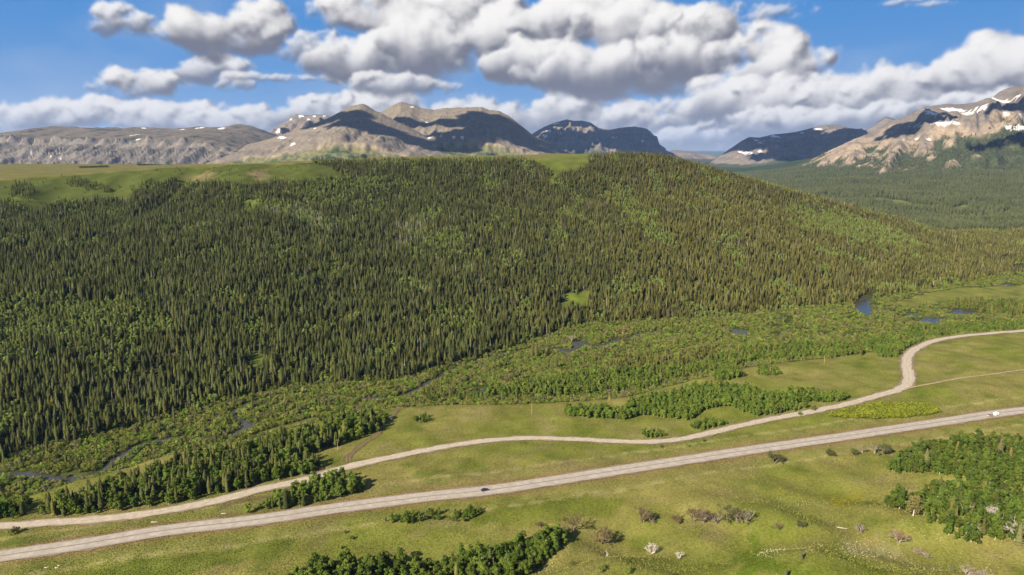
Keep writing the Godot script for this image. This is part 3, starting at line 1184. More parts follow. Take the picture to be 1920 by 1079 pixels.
func inside(p: PackedVector2Array, r: Rect2, x: float, z: float) -> bool:
	return r.has_point(Vector2(x, z)) and Geometry2D.is_point_in_polygon(Vector2(x, z), p)

func ground_colour(x: float, z: float, u: float) -> Color:
	var a := n_patch.get_noise_2d(x, z)
	var b := n_tone.get_noise_2d(x, z)
	var c := n_small.get_noise_2d(x * 2.0, z * 2.0)
	var k: Color
	if u < 0.0:
		k = Color(0.250, 0.225, 0.070).lerp(Color(0.195, 0.205, 0.044), smoothstep(-0.35, 0.35, a))
		k = k.lerp(Color(0.275, 0.225, 0.105), smoothstep(0.12, 0.55, b) * 0.55)
		k = k.lerp(Color(0.125, 0.155, 0.024), smoothstep(-0.15, -0.55, b) * 0.7)
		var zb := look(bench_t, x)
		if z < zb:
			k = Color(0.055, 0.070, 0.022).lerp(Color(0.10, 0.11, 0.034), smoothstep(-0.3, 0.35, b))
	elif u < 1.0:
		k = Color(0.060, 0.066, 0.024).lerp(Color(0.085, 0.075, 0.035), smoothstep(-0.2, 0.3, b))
	elif x > 240.0 and z < look(crestz_t, x):
		k = Color(0.045, 0.066, 0.026).lerp(Color(0.062, 0.078, 0.030), smoothstep(-0.2, 0.3, a))
	else:
		k = Color(0.215, 0.185, 0.070).lerp(Color(0.165, 0.155, 0.05), smoothstep(-0.3, 0.3, a))
	var jx := x + 7.0 * n_small.get_noise_2d(x, z)
	var jz := z + 7.0 * n_small.get_noise_2d(x + 900.0, z)
	for e in cover:
		if (u < 1.0 or e[4]) and inside(e[0], e[1], jx, jz):
			k = k.lerp(e[2], e[3] * clampf(0.75 + 0.6 * b, 0.3, 1.0))
	if x > GX0 and x < GX0 + GNX * CELL and z > GZ0:
		var d := cell(hwy_d, x, z)
		if d < 27.0:
			k = k.lerp(Color(0.235, 0.165, 0.075), smoothstep(8.0 + 3.0 * b, 1.0, d) * 0.85)
			k = k.lerp(Color(0.225, 0.215, 0.075), smoothstep(7.0, 10.0, d) * smoothstep(16.0, 12.0, d) * 0.5)
			k = k.lerp(Color(0.34, 0.30, 0.13), smoothstep(15.5, 16.5, d + 2.0 * b) * smoothstep(19.0, 17.5, d + 2.0 * b) * 0.85)
		d = cell(gravel_d, x, z)
		if d < 6.0 + 3.0 * c:
			k = k.lerp(Color(0.22, 0.17, 0.085), 0.55 * smoothstep(5.0, 0.5, d))
	return k * Color(0.84, 0.88, 0.84) * (1.0 + 0.16 * c)

var near_h := PackedFloat32Array()
const NX0 := -800.0
const NZ0 := -1260.0
const NNX := 451
const NNZ := 276

# the height of the meadow sheet itself, between its corners
func G(x: float, z: float) -> float:
	var fx := (x - NX0) / 4.0
	var fz := (z - NZ0) / 4.0
	if near_h.is_empty() or fx < 1.0 or fz < 1.0 or fx >= NNX - 2 or fz >= NNZ - 2:
		return H(x, z)
	var i := int(fx)
	var j := int(fz)
	fx -= i
	fz -= j
	var a := j * NNX + i
	if fx + fz <= 1.0:
		return near_h[a] + (near_h[a + 1] - near_h[a]) * fx + (near_h[a + NNX] - near_h[a]) * fz
	return near_h[a + NNX + 1] + (near_h[a + NNX] - near_h[a + NNX + 1]) * (1.0 - fx) + (near_h[a + 1] - near_h[a + NNX + 1]) * (1.0 - fz)

func P(x: float, z: float) -> Vector3:
	return Vector3(x, G(x, z), z)

func sheet(xs: PackedFloat32Array, zs: PackedFloat32Array, hole: Rect2, skirt: float) -> ArrayMesh:
	var nx := xs.size()
	var nz := zs.size()
	var v := PackedVector3Array()
	var c := PackedColorArray()
	v.resize(nx * nz)
	c.resize(nx * nz)
	for j in nz:
		for i in nx:
			var x := xs[i]
			var z := zs[j]
			var h := H(x, z)
			if skirt > 0.0 and (i == 0 or j == 0 or i == nx - 1 or j == nz - 1):
				h -= skirt
			v[j * nx + i] = Vector3(x, h, z)
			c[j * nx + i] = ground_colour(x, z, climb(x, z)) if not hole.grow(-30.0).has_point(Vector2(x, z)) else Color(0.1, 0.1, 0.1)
	var nn := PackedVector3Array()
	nn.resize(nx * nz)
	for j in nz:
		for i in nx:
			var a := v[j * nx + mini(i + 1, nx - 1)] - v[j * nx + maxi(i - 1, 0)]
			var b := v[mini(j + 1, nz - 1) * nx + i] - v[maxi(j - 1, 0) * nx + i]
			nn[j * nx + i] = b.cross(a).normalized()
	var idx := PackedInt32Array()
	for j in nz - 1:
		for i in nx - 1:
			if hole.has_area() and hole.has_point(Vector2(xs[i], zs[j])) and hole.has_point(Vector2(xs[i + 1], zs[j + 1])):
				continue
			var a := j * nx + i
			idx.append_array([a, a + 1, a + nx, a + 1, a + nx + 1, a + nx])
	var arrays := []
	arrays.resize(Mesh.ARRAY_MAX)
	arrays[Mesh.ARRAY_VERTEX] = v
	arrays[Mesh.ARRAY_COLOR] = c
	arrays[Mesh.ARRAY_NORMAL] = nn
	arrays[Mesh.ARRAY_INDEX] = idx
	var m := ArrayMesh.new()
	m.add_surface_from_arrays(Mesh.PRIMITIVE_TRIANGLES, arrays)
	return m

func steps(a: float, b: float, s: float) -> PackedFloat32Array:
	var r := PackedFloat32Array()
	for i in int(round((b - a) / s)) + 1:
		r.append(a + i * s)
	return r

func build_ground() -> void:
	noise(n_patch, 61, 140.0, 4)
	noise(n_tone, 62, 42.0, 4)
	var green := Color(0.098, 0.145, 0.016)
	for e in [[BLUFF, Color(0.105, 0.130, 0.030), 0.9], [GAP_MEADOW, Color(0.17, 0.21, 0.035), 1.0], [GAP_GULLY, Color(0.16, 0.19, 0.04), 0.95], [GAP_SMALL, Color(0.16, 0.2, 0.04), 1.0], [GAP_SMALL2, Color(0.16, 0.2, 0.04), 1.0],
			[MEADOW_FAR, Color(0.235, 0.235, 0.06), 1.0], [MEADOW_SMALL, Color(0.26, 0.235, 0.06), 1.0], [MEADOW_VALLEY1, Color(0.21, 0.215, 0.075), 1.0], [MEADOW_VALLEY2, Color(0.21, 0.215, 0.075), 1.0], [MEADOW_STRIP, Color(0.2, 0.2, 0.06), 1.0], [SLUMP1, Color(0.28, 0.21, 0.12), 0.8], [SLUMP2, Color(0.30, 0.23, 0.13), 0.9],
			[DRY1, Color(0.245, 0.185, 0.090), 0.7], [DRY2, Color(0.245, 0.185, 0.090), 0.6], [DRY3, Color(0.15, 0.105, 0.06), 0.8],
			[GREEN1, green, 0.7], [GREEN2, green, 0.9], [GREEN3, green, 0.7], [GREEN4, green, 0.8], [GREEN5, Color(0.135, 0.165, 0.02), 0.8],
			[YELLOW1, Color(0.27, 0.22, 0.02), 0.7], [YELLOW2, Color(0.27, 0.25, 0.02), 0.7], [YELLOW3, Color(0.33, 0.22, 0.04), 0.7], [FLOWERS1, Color(0.30, 0.27, 0.13), 0.6]]:
		var p := poly(e[0])
		cover.append([p, bounds(p), e[1], e[2], e[0] != BLUFF])
	var m := tinted(1.0, 0.1)
	m.albedo_texture = speckle(63, 1024, 26.0, 0.74, 1.16, 5)
	m.uv1_triplanar = true
	m.uv1_world_triplanar = true
	m.uv1_scale = Vector3.ONE / 90.0
	m.detail_enabled = true
	m.detail_albedo = speckle(64, 512, 40.0, 0.82, 1.0, 5)
	m.detail_blend_mode = BaseMaterial3D.BLEND_MODE_MUL
	m.detail_uv_layer = BaseMaterial3D.DETAIL_UV_2
	m.uv2_triplanar = true
	m.uv2_world_triplanar = true
	m.uv2_scale = Vector3.ONE / 410.0
	m.heightmap_enabled = true
	m.heightmap_scale = 32.0
	m.heightmap_texture = speckle(65, 1024, 16.0, 0.0, 1.0, 4)
	var near := Rect2(-800, -1260, 1800, 1100)
	var meadow := sheet(steps(-800, 1000, 4), steps(-1260, -160, 4), Rect2(), 4.0)
	for p: Vector3 in meadow.surface_get_arrays(0)[Mesh.ARRAY_VERTEX]:
		near_h.append(p.y)
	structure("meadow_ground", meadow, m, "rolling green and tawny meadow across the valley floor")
	var mid := Rect2(-2400, -4400, 5200, 4800)
	structure("hillside_ground", sheet(steps(-2400, 2800, 16), steps(-4400, 400, 16), near, 3.0), m, "long hillside below the grassy plateau")
	structure("ground", sheet(steps(-24000, 24000, 200), steps(-24000, 8000, 200), mid, 0.0), m, "open country reaching to the mountains")


func raise_mountain(called: String, label: String, key: String, snow: Array, mat: Material) -> void:
	var d: Dictionary = mounts[key]
	var step: float = d.step
	var nx := int((d.xb - d.xa) / step) + 1
	var nzf := int(d.front / step)
	var nzb := int(d.back / (step * 3.0))
	var nz := nzf + nzb + 1
	var v := PackedVector3Array()
	var c := PackedColorArray()
	v.resize(nx * nz)
	c.resize(nx * nz)
	for j in nz:
		var z: float = -d.depth + (nzf - j) * step if j <= nzf else -d.depth - (j - nzf) * step * 3.0
		for i in nx:
			var x: float = d.xa + i * step
			v[j * nx + i] = Vector3(x, mount_height(d, x, z), z)
	var nn := PackedVector3Array()
	nn.resize(nx * nz)
	for j in nz:
		for i in nx:
			var k := j * nx + i
			var a := v[j * nx + mini(i + 1, nx - 1)] - v[j * nx + maxi(i - 1, 0)]
			var b := v[maxi(j - 1, 0) * nx + i] - v[mini(j + 1, nz - 1) * nx + i]
			nn[k] = b.cross(a).normalized()
			if nn[k].y < 0.0:
				nn[k] = -nn[k]
			c[k] = rock(d, v[k], nn[k], snow)
	var idx := PackedInt32Array()
	for j in nz - 1:
		for i in nx - 1:
			var a := j * nx + i
			idx.append_array([a, a + nx, a + 1, a + 1, a + nx, a + nx + 1])
	var arrays := []
	arrays.resize(Mesh.ARRAY_MAX)
	arrays[Mesh.ARRAY_VERTEX] = v
	arrays[Mesh.ARRAY_COLOR] = c
	arrays[Mesh.ARRAY_NORMAL] = nn
	arrays[Mesh.ARRAY_INDEX] = idx
	var m := ArrayMesh.new()
	m.add_surface_from_arrays(Mesh.PRIMITIVE_TRIANGLES, arrays)
	structure(called, m, mat, label)

func tree_line(x: float) -> float:
	return minf(105.0 + (x - 2570.0) * 0.275, 400.0)

func massif_green(d: Dictionary, p: Vector3) -> float:
	# 1 where the massif wears forest, 0 where it is bare: the tree line climbs to the right
	return smoothstep(25.0, -25.0, p.y - tree_line(p.x) + 70.0 * d.nf.get_noise_2d(p.x * 1.6, p.z * 1.6) + 40.0 * d.ns.get_noise_2d(p.x, p.z))

func rock(d: Dictionary, p: Vector3, n: Vector3, snow: Array) -> Color:
	var a: float = d.nf.get_noise_2d(p.x * 1.6, p.z * 1.6)
	var b: float = d.ns.get_noise_2d(p.x, p.z)
	var g: float = d.ng.get_noise_2d(p.x * 1.3 + 0.3 * p.z, p.z * 0.25)
	var top := ridge_height(d.ridge, clampf(p.x, d.xa + 1.0, d.xb - 1.0))
	var strat := sin(p.y / 13.0 + 3.0 * a) * 0.5 + 0.5
	var e := clampf(p.y / maxf(top, 120.0), 0.0, 1.0)
	var k: Color
	match d.style:
		"mesa":
			k = Color(0.175, 0.148, 0.110).lerp(Color(0.140, 0.122, 0.098), smoothstep(-0.2, 0.3, a))
			var cliff := smoothstep(0.86, 0.70, n.y)
			k = k.lerp(Color(0.215, 0.195, 0.172).lerp(Color(0.175, 0.158, 0.142), 0.5 + b), cliff)
			k = k.lerp(Color(0.05, 0.065, 0.035), smoothstep(0.22, 0.4, a + 0.4 * b) * (1.0 - cliff) * 0.8)
		"soft":
			k = Color(0.215, 0.182, 0.142).lerp(Color(0.175, 0.155, 0.130), strat * 0.5 + 0.3 * g)
			k = k.lerp(Color(0.33, 0.265, 0.185), smoothstep(0.50, 0.40, e + 0.14 * a + 0.05 * g) * (0.7 + 0.3 * b))
			k = k.lerp(Color(0.165, 0.165, 0.075), smoothstep(0.41, 0.33, e + 0.12 * a + 0.05 * b))
			k = k.lerp(Color(0.06, 0.09, 0.03), smoothstep(0.08, 0.3, a + 0.3 * b) * smoothstep(0.44, 0.34, e))
		"massif":
			k = Color(0.200, 0.172, 0.145).lerp(Color(0.140, 0.127, 0.118), strat * 0.5 + 0.3 * g)
			k = k.lerp(Color(0.38, 0.30, 0.215), smoothstep(130.0, 40.0, p.y - tree_line(p.x) + 130.0 * a + 60.0 * g) * 0.75)
			k = k.lerp(Color(0.060, 0.074, 0.036), massif_green(d, p))
		_:
			k = Color(0.215, 0.182, 0.150).lerp(Color(0.150, 0.135, 0.122), strat * 0.6 + 0.3 * g)
			k = k.lerp(Color(0.26, 0.215, 0.17), smoothstep(0.1, 0.4, a) * 0.4)
			k = k.lerp(Color(0.06, 0.075, 0.04), smoothstep(0.40, 0.25, e + 0.1 * a))
	for i in snow.size() / 5:
		if absf(p.z - snow[i * 5 + 2]) > 420.0:
			continue
		var dx: float = (p.x - snow[i * 5]) / maxf(snow[i * 5 + 3] * 0.6, 13.0)
		var dy: float = (p.y - snow[i * 5 + 1]) / maxf(snow[i * 5 + 4] * 0.65, 8.0)
		if dx * dx + dy * dy < 0.9 + 1.3 * b - 0.5 * g:
			k = Color(0.78, 0.79, 0.81)
	return k * (1.0 + 0.14 * b)

func build_mountains() -> void:
	mounts_setup()
	var m := tinted(0.95, 0.2)
	m.albedo_texture = speckle(71, 1024, 40.0, 0.70, 1.0, 6)
	m.uv1_triplanar = true
	m.uv1_world_triplanar = true
	m.uv1_scale = Vector3.ONE / 900.0
	m.heightmap_enabled = true
	m.heightmap_scale = 500.0
	m.heightmap_texture = speckle(72, 1024, 50.0, 0.0, 1.0, 6)
	raise_mountain("mesa_mountain", "broad grey-brown flat-topped mountain with gullied cliffs on the left", "MESA", MESA_SNOW, m)
	raise_mountain("cirque_mountain", "brown rounded mountain with snow patches behind the gullied cliffs", "MESA_BACK", MESA_BACK_SNOW, m)
	raise_mountain("dim_peak", "dark peak just showing above the flat-topped mountain", "PEAK_DIM", PEAK_DIM_SNOW, m)
	raise_mountain("snowy_peak", "dark snow-streaked peak left of the pyramid mountain", "PEAK_SNOW", PEAK_SNOW_SNOW, m)
	raise_mountain("pyramid_mountain", "smooth pyramid-shaped mountain with a tan scree belt", "PYRAMID", PYRAMID_SNOW, m)
	raise_mountain("summit_mountain", "long grey mountain with the highest rounded summit", "SUMMIT", SUMMIT_SNOW, m)
	raise_mountain("dark_range", "blue-grey craggy range under the cloud behind the plateau", "RANGE_DARK", RANGE_DARK_SNOW, m)
	raise_mountain("far_range", "lowest and farthest blue ridge in the gap", "RANGE_FAR", [], m)
	raise_mountain("blue_range", "hazy blue mountain with small snowfields right of the gap", "RANGE_BLUE", RANGE_BLUE_SNOW, m)
	raise_mountain("cloud_cone", "dim grey cone half lost in cloud", "CONE_DIM", [], m)
	raise_mountain("massif", "great tan and grey massif with snowfields on the right", "MASSIF", MASSIF_SNOW, m)
	build_shade_clouds()

# added cumulus shapes, unseen outside the view, placed to throw shade on the mountains
func build_shade_clouds() -> void:
	var m := paint(Color(0.86, 0.86, 0.86), 1.0, 0.0)
	for e in [
			["added unseen cumulus that shades the pyramid mountain", Vector3(-1330, 500, -6300), Vector3(820, 170, 420), 301],
			["long added unseen cumulus that shades the rounded summit", Vector3(-420, 530, -6800), Vector3(900, 170, 450), 302],
			["added unseen cumulus that shades the craggy dark range", Vector3(1150, 360, -10200), Vector3(1600, 230, 1000), 303],
			["added unseen cumulus that shades the hazy blue range", Vector3(3750, 260, -8900), Vector3(1200, 220, 1100), 304],
			["small added unseen cumulus that shades the forest under the massif", Vector3(3500, 190, -4700), Vector3(420, 120, 260), 305],
			["added unseen cumulus that shades the snowfield bowl of the massif", Vector3(3500, 430, -5700), Vector3(620, 120, 430), 306]]:
		var at: Vector3 = e[1]
		at -= SUN_TRAVEL * ((2700.0 - at.y) / -SUN_TRAVEL.y) * 1.0
		var n := noise(FastNoiseLite.new(), e[3], 0.6, 4)
		var r := RandomNumberGenerator.new()
		r.seed = e[3]
		var rows := 16
		var cols := 28
		var v := PackedVector3Array()
		var idx := PackedInt32Array()
		for lump in 14:
			var off: Vector3 = Vector3(r.randf_range(-0.85, 0.85), r.randf_range(-0.1, 0.3), r.randf_range(-0.75, 0.75)) * e[2]
			var size: Vector3 = e[2] * r.randf_range(0.17, 0.40)
			var first := v.size()
			for j in rows + 1:
				for i in cols + 1:
					var p := PI * j / rows
					var q := TAU * (i % cols) / cols
					var dir := Vector3(sin(p) * cos(q), cos(p), sin(p) * sin(q))
					var k := 1.0 + 0.7 * n.get_noise_3dv(dir * 1.2 + Vector3(lump * 5.0, 0, 0))
					v.append(off + dir * k * size * Vector3(1, 1.2 if dir.y > 0 else 0.5, 1))
			for j in rows:
				for i in cols:
					var a := first + j * (cols + 1) + i
					idx.append_array([a, a + 1, a + cols + 1, a + 1, a + cols + 2, a + cols + 1])
		var arrays := []
		arrays.resize(Mesh.ARRAY_MAX)
		arrays[Mesh.ARRAY_VERTEX] = v
		arrays[Mesh.ARRAY_INDEX] = idx
		var am := ArrayMesh.new()
		am.add_surface_from_arrays(Mesh.PRIMITIVE_TRIANGLES, arrays)
		var st := SurfaceTool.new()
		st.create_from(am, 0)
		st.generate_normals()
		var o := structure("cloud", st.commit(), m, e[0])
		o.position = at

# ---- single things
func dead_tree(called: String, label: String, category: String, group: String, x: float, z: float, tall: float, spread: float, sd: int, grey: Color, tuft: float, tuft_k: Color) -> void:
	var r := RandomNumberGenerator.new()
	r.seed = sd
	var o := thing(called, label, category, P(x, z), 0.0, group)
	var s := Soup.new()
	var tips := []
	for i in (4 if spread > 0.5 else 2):
		var a := TAU * i / 3.0 + r.randf()
		var d := Vector3(cos(a) * spread * r.randf_range(0.3, 1.0), 1.0, sin(a) * spread * r.randf_range(0.3, 1.0)).normalized()
		dead_branches(s, r, Vector3(cos(a) * 0.15, -0.3, sin(a) * 0.15), d, tall * 0.34, 0.03 * tall + 0.08, 5, grey, tips)
	part("branches", s.mesh(), tinted_bark, o)
	if tuft > 0.0:
		var f := Soup.new()
		for q: Vector3 in tips:
			if r.randf() > tuft:
				continue
			for n in 7:
				var at := q + Vector3(r.randfn(), r.randfn(), r.randfn()) * 0.35
				var t := Vector3(r.randfn(), r.randfn(), r.randfn()).normalized()
				var u := t.cross(Vector3(r.randfn(), r.randfn(), r.randfn()).normalized())
				var w := r.randf_range(0.28, 0.55)
				f.tri(at, at + t * w, at + u * w, tuft_k * r.randf_range(0.7, 1.3))
		if f.v.size():
			part("needles", f.mesh(), tinted_leaf, o)

var tinted_bark: StandardMaterial3D
var tinted_leaf: StandardMaterial3D

func lone_spruce(label: String, x: float, z: float, tall: float, wide: float, k: Color, sd: int, group := "") -> void:
	var o := thing("spruce_tree", label, "tree", P(x, z), sd * 1.3, group)
	part("trunk", trunk_mesh(tall * 0.92, 0.02 * tall, 0.04, sd, Color(0.16, 0.12, 0.09)), tinted_bark, o)
	part("crown", spruce_crown(sd, tall, wide, tall * 0.08), tint_material(tinted_leaf, k), o)

func bush(label: String, x: float, z: float, size: float, k: Color, sd: int) -> void:
	var o := thing("bush", label, "shrub", P(x, z), 0.0)
	o.scale = Vector3.ONE * size
	part("stems", willow_stems(sd), tinted_bark, o)
	part("crown", willow_crown(sd, 130), tint_material(tinted_leaf, k), o)

func side_shape(s: Soup, outline: PackedVector2Array, half: float, tuck: float, k: Color) -> void:
	# a body lengthways along x: the outline at +-half, its rim drawn in by tuck so that edges are bevelled
	var mid := Vector2.ZERO
	for p in outline:
		mid += p / outline.size()
	var n := outline.size()
	for i in n:
		var a := outline[i]
		var b := outline[(i + 1) % n]
		var ia := a + (mid - a).normalized() * tuck
		var ib := b + (mid - b).normalized() * tuck
		var h := half - tuck
		s.quad(Vector3(a.x, a.y, h), Vector3(b.x, b.y, h), Vector3(b.x, b.y, -h), Vector3(a.x, a.y, -h), k)
		s.quad(Vector3(ia.x, ia.y, half), Vector3(ib.x, ib.y, half), Vector3(b.x, b.y, h), Vector3(a.x, a.y, h), k)
		s.quad(Vector3(a.x, a.y, -h), Vector3(b.x, b.y, -h), Vector3(ib.x, ib.y, -half), Vector3(ia.x, ia.y, -half), k)
		s.tri(Vector3(mid.x, mid.y, half), Vector3(ib.x, ib.y, half), Vector3(ia.x, ia.y, half), k)
		s.tri(Vector3(mid.x, mid.y, -half), Vector3(ia.x, ia.y, -half), Vector3(ib.x, ib.y, -half), k)

func wheels(o: Node3D, xs: Array, half: float, r: float) -> void:
	var rubber := paint(Color(0.02, 0.02, 0.02), 0.9)
	var steel := paint(Color(0.45, 0.45, 0.46), 0.35, 0.5, 0.8)
	for x: float in xs:
		for sgn in [-1.0, 1.0]:
			var w := Node3D.new()
			w.name = "wheel"
			o.add_child(w, true)
			w.position = Vector3(x, r, sgn * half)
			var t := Soup.new()
			t.tube(Vector3(0, 0, -0.11), Vector3(0, 0, 0.11), r, r, 18, Color.WHITE, true)
			part("tyre", t.mesh(), rubber, w)
			var m := Soup.new()
			m.tube(Vector3(0, 0, sgn * 0.09), Vector3(0, 0, sgn * 0.125), r * 0.62, r * 0.55, 12, Color.WHITE, true)
			part("rim", m.mesh(), steel, w)

func lamp_pair(o: Node3D, called: String, x: float, y: float, half: float, k: Color) -> void:
	for sgn in [-1.0, 1.0]:
		var s := Soup.new()
		s.box(Vector3(x, y, sgn * half), Vector3(0.08, 0.14, 0.34), Color.WHITE)
		part(called, s.mesh(), paint(k, 0.2, 0.6), o)

func heading(a: Array) -> float:
	return atan2(-(a[3] - a[1]), a[2] - a[0])

func on_road(a: Array) -> Vector3:
	var p := Vector3((a[0] + a[2]) * 0.5, 0, (a[1] + a[3]) * 0.5)
	var best := 1e9
	for n in hwy.size():
		var d := Vector2(hwy[n].x - p.x, hwy[n].z - p.z).length()
		if d < best:
			best = d
			p.y = hwy_h[n] + 0.24
	return p

func build_vehicles() -> void:
	var glass := paint(Color(0.015, 0.018, 0.022), 0.05, 0.6)
	# dark saloon car
	var o := thing("car", "dark blue car driving along the highway", "car", on_road(CAR_AT), heading(CAR_AT))
	var s := Soup.new()
	side_shape(s, PackedVector2Array([Vector2(-2.3, 0.35), Vector2(-2.35, 0.75), Vector2(-2.2, 0.98), Vector2(-1.2, 1.04), Vector2(1.05, 0.98), Vector2(2.15, 0.82), Vector2(2.35, 0.6), Vector2(2.3, 0.33)]), 0.92, 0.10, Color.WHITE)
	var navy := paint(Color(0.008, 0.010, 0.028), 0.25, 0.5)
	navy.clearcoat_enabled = true
	navy.clearcoat = 1.0
	navy.clearcoat_roughness = 0.05
	part("body", s.mesh(), navy, o)
	s = Soup.new()
	side_shape(s, PackedVector2Array([Vector2(-1.95, 1.0), Vector2(-1.25, 1.42), Vector2(0.25, 1.44), Vector2(1.1, 0.98)]), 0.80, 0.12, Color.WHITE)
	part("windows", s.mesh(), glass, o)
	s = Soup.new()
	side_shape(s, PackedVector2Array([Vector2(-1.25, 1.40), Vector2(-1.1, 1.475), Vector2(0.1, 1.485), Vector2(0.28, 1.42)]), 0.74, 0.03, Color.WHITE)
	part("roof", s.mesh(), navy, o)
	wheels(o, [-1.4, 1.4], 0.82, 0.33)
	lamp_pair(o, "headlight", 2.29, 0.68, 0.62, Color(0.8, 0.8, 0.75))
	lamp_pair(o, "tail_light", -2.31, 0.80, 0.65, Color(0.35, 0.01, 0.01))
	# pickup and the white trailer behind it
	o = thing("pickup_truck", "tan pickup truck towing the white trailer on the highway", "truck", on_road(PICKUP_AT), heading(PICKUP_AT) + PI)
	var tan_ := paint(Color(0.34, 0.27, 0.18), 0.35, 0.5)
	s = Soup.new()
	side_shape(s, PackedVector2Array([Vector2(-2.8, 0.5), Vector2(-2.85, 1.15), Vector2(0.0, 1.18), Vector2(1.3, 1.12), Vector2(2.5, 1.05), Vector2(2.75, 0.8), Vector2(2.7, 0.45)]), 0.98, 0.08, Color.WHITE)
	part("body", s.mesh(), tan_, o)
	s = Soup.new()
	side_shape(s, PackedVector2Array([Vector2(-0.9, 1.15), Vector2(-0.75, 1.75), Vector2(0.75, 1.77), Vector2(1.45, 1.12)]), 0.86, 0.1, Color.WHITE)
	part("windows", s.mesh(), glass, o)
	s = Soup.new()
	side_shape(s, PackedVector2Array([Vector2(-0.8, 1.74), Vector2(-0.65, 1.83), Vector2(0.6, 1.84), Vector2(0.8, 1.75)]), 0.82, 0.03, Color.WHITE)
	part("roof", s.mesh(), tan_, o)
	s = Soup.new()
	s.box(Vector3(-1.85, 1.19, 0), Vector3(1.6, 0.03, 1.5), Color.WHITE)
	part("bed_floor", s.mesh(), paint(Color(0.03, 0.03, 0.03), 0.8), o)
	wheels(o, [-1.75, 1.75], 0.86, 0.40)
	lamp_pair(o, "headlight", 2.7, 0.85, 0.7, Color(0.8, 0.8, 0.75))
	o = thing("trailer", "white box trailer behind the tan pickup", "trailer", on_road(TRAILER_AT), heading(TRAILER_AT) + PI)
	s = Soup.new()
	side_shape(s, PackedVector2Array([Vector2(-1.95, 0.5), Vector2(-2.0, 2.3), Vector2(-1.7, 2.42), Vector2(1.5, 2.42), Vector2(1.95, 1.9), Vector2(2.0, 0.5)]), 1.05, 0.1, Color.WHITE)
	part("body", s.mesh(), paint(Color(0.80, 0.80, 0.78), 0.4, 0.5), o)
	for sgn in [-1.0, 1.0]:
		s = Soup.new()
		s.box(Vector3(0.2, 1.7, sgn * 1.05), Vector3(1.1, 0.55, 0.04), Color.WHITE)
		part("window", s.mesh(), glass, o)
	s = Soup.new()
	s.tube(Vector3(1.95, 0.6, 0), Vector3(3.2, 0.55, 0), 0.06, 0.05, 6, Color.WHITE, true)
	part("drawbar", s.mesh(), paint(Color(0.05, 0.05, 0.05), 0.6), o)
	wheels(o, [-0.4, 0.45], 1.02, 0.36)

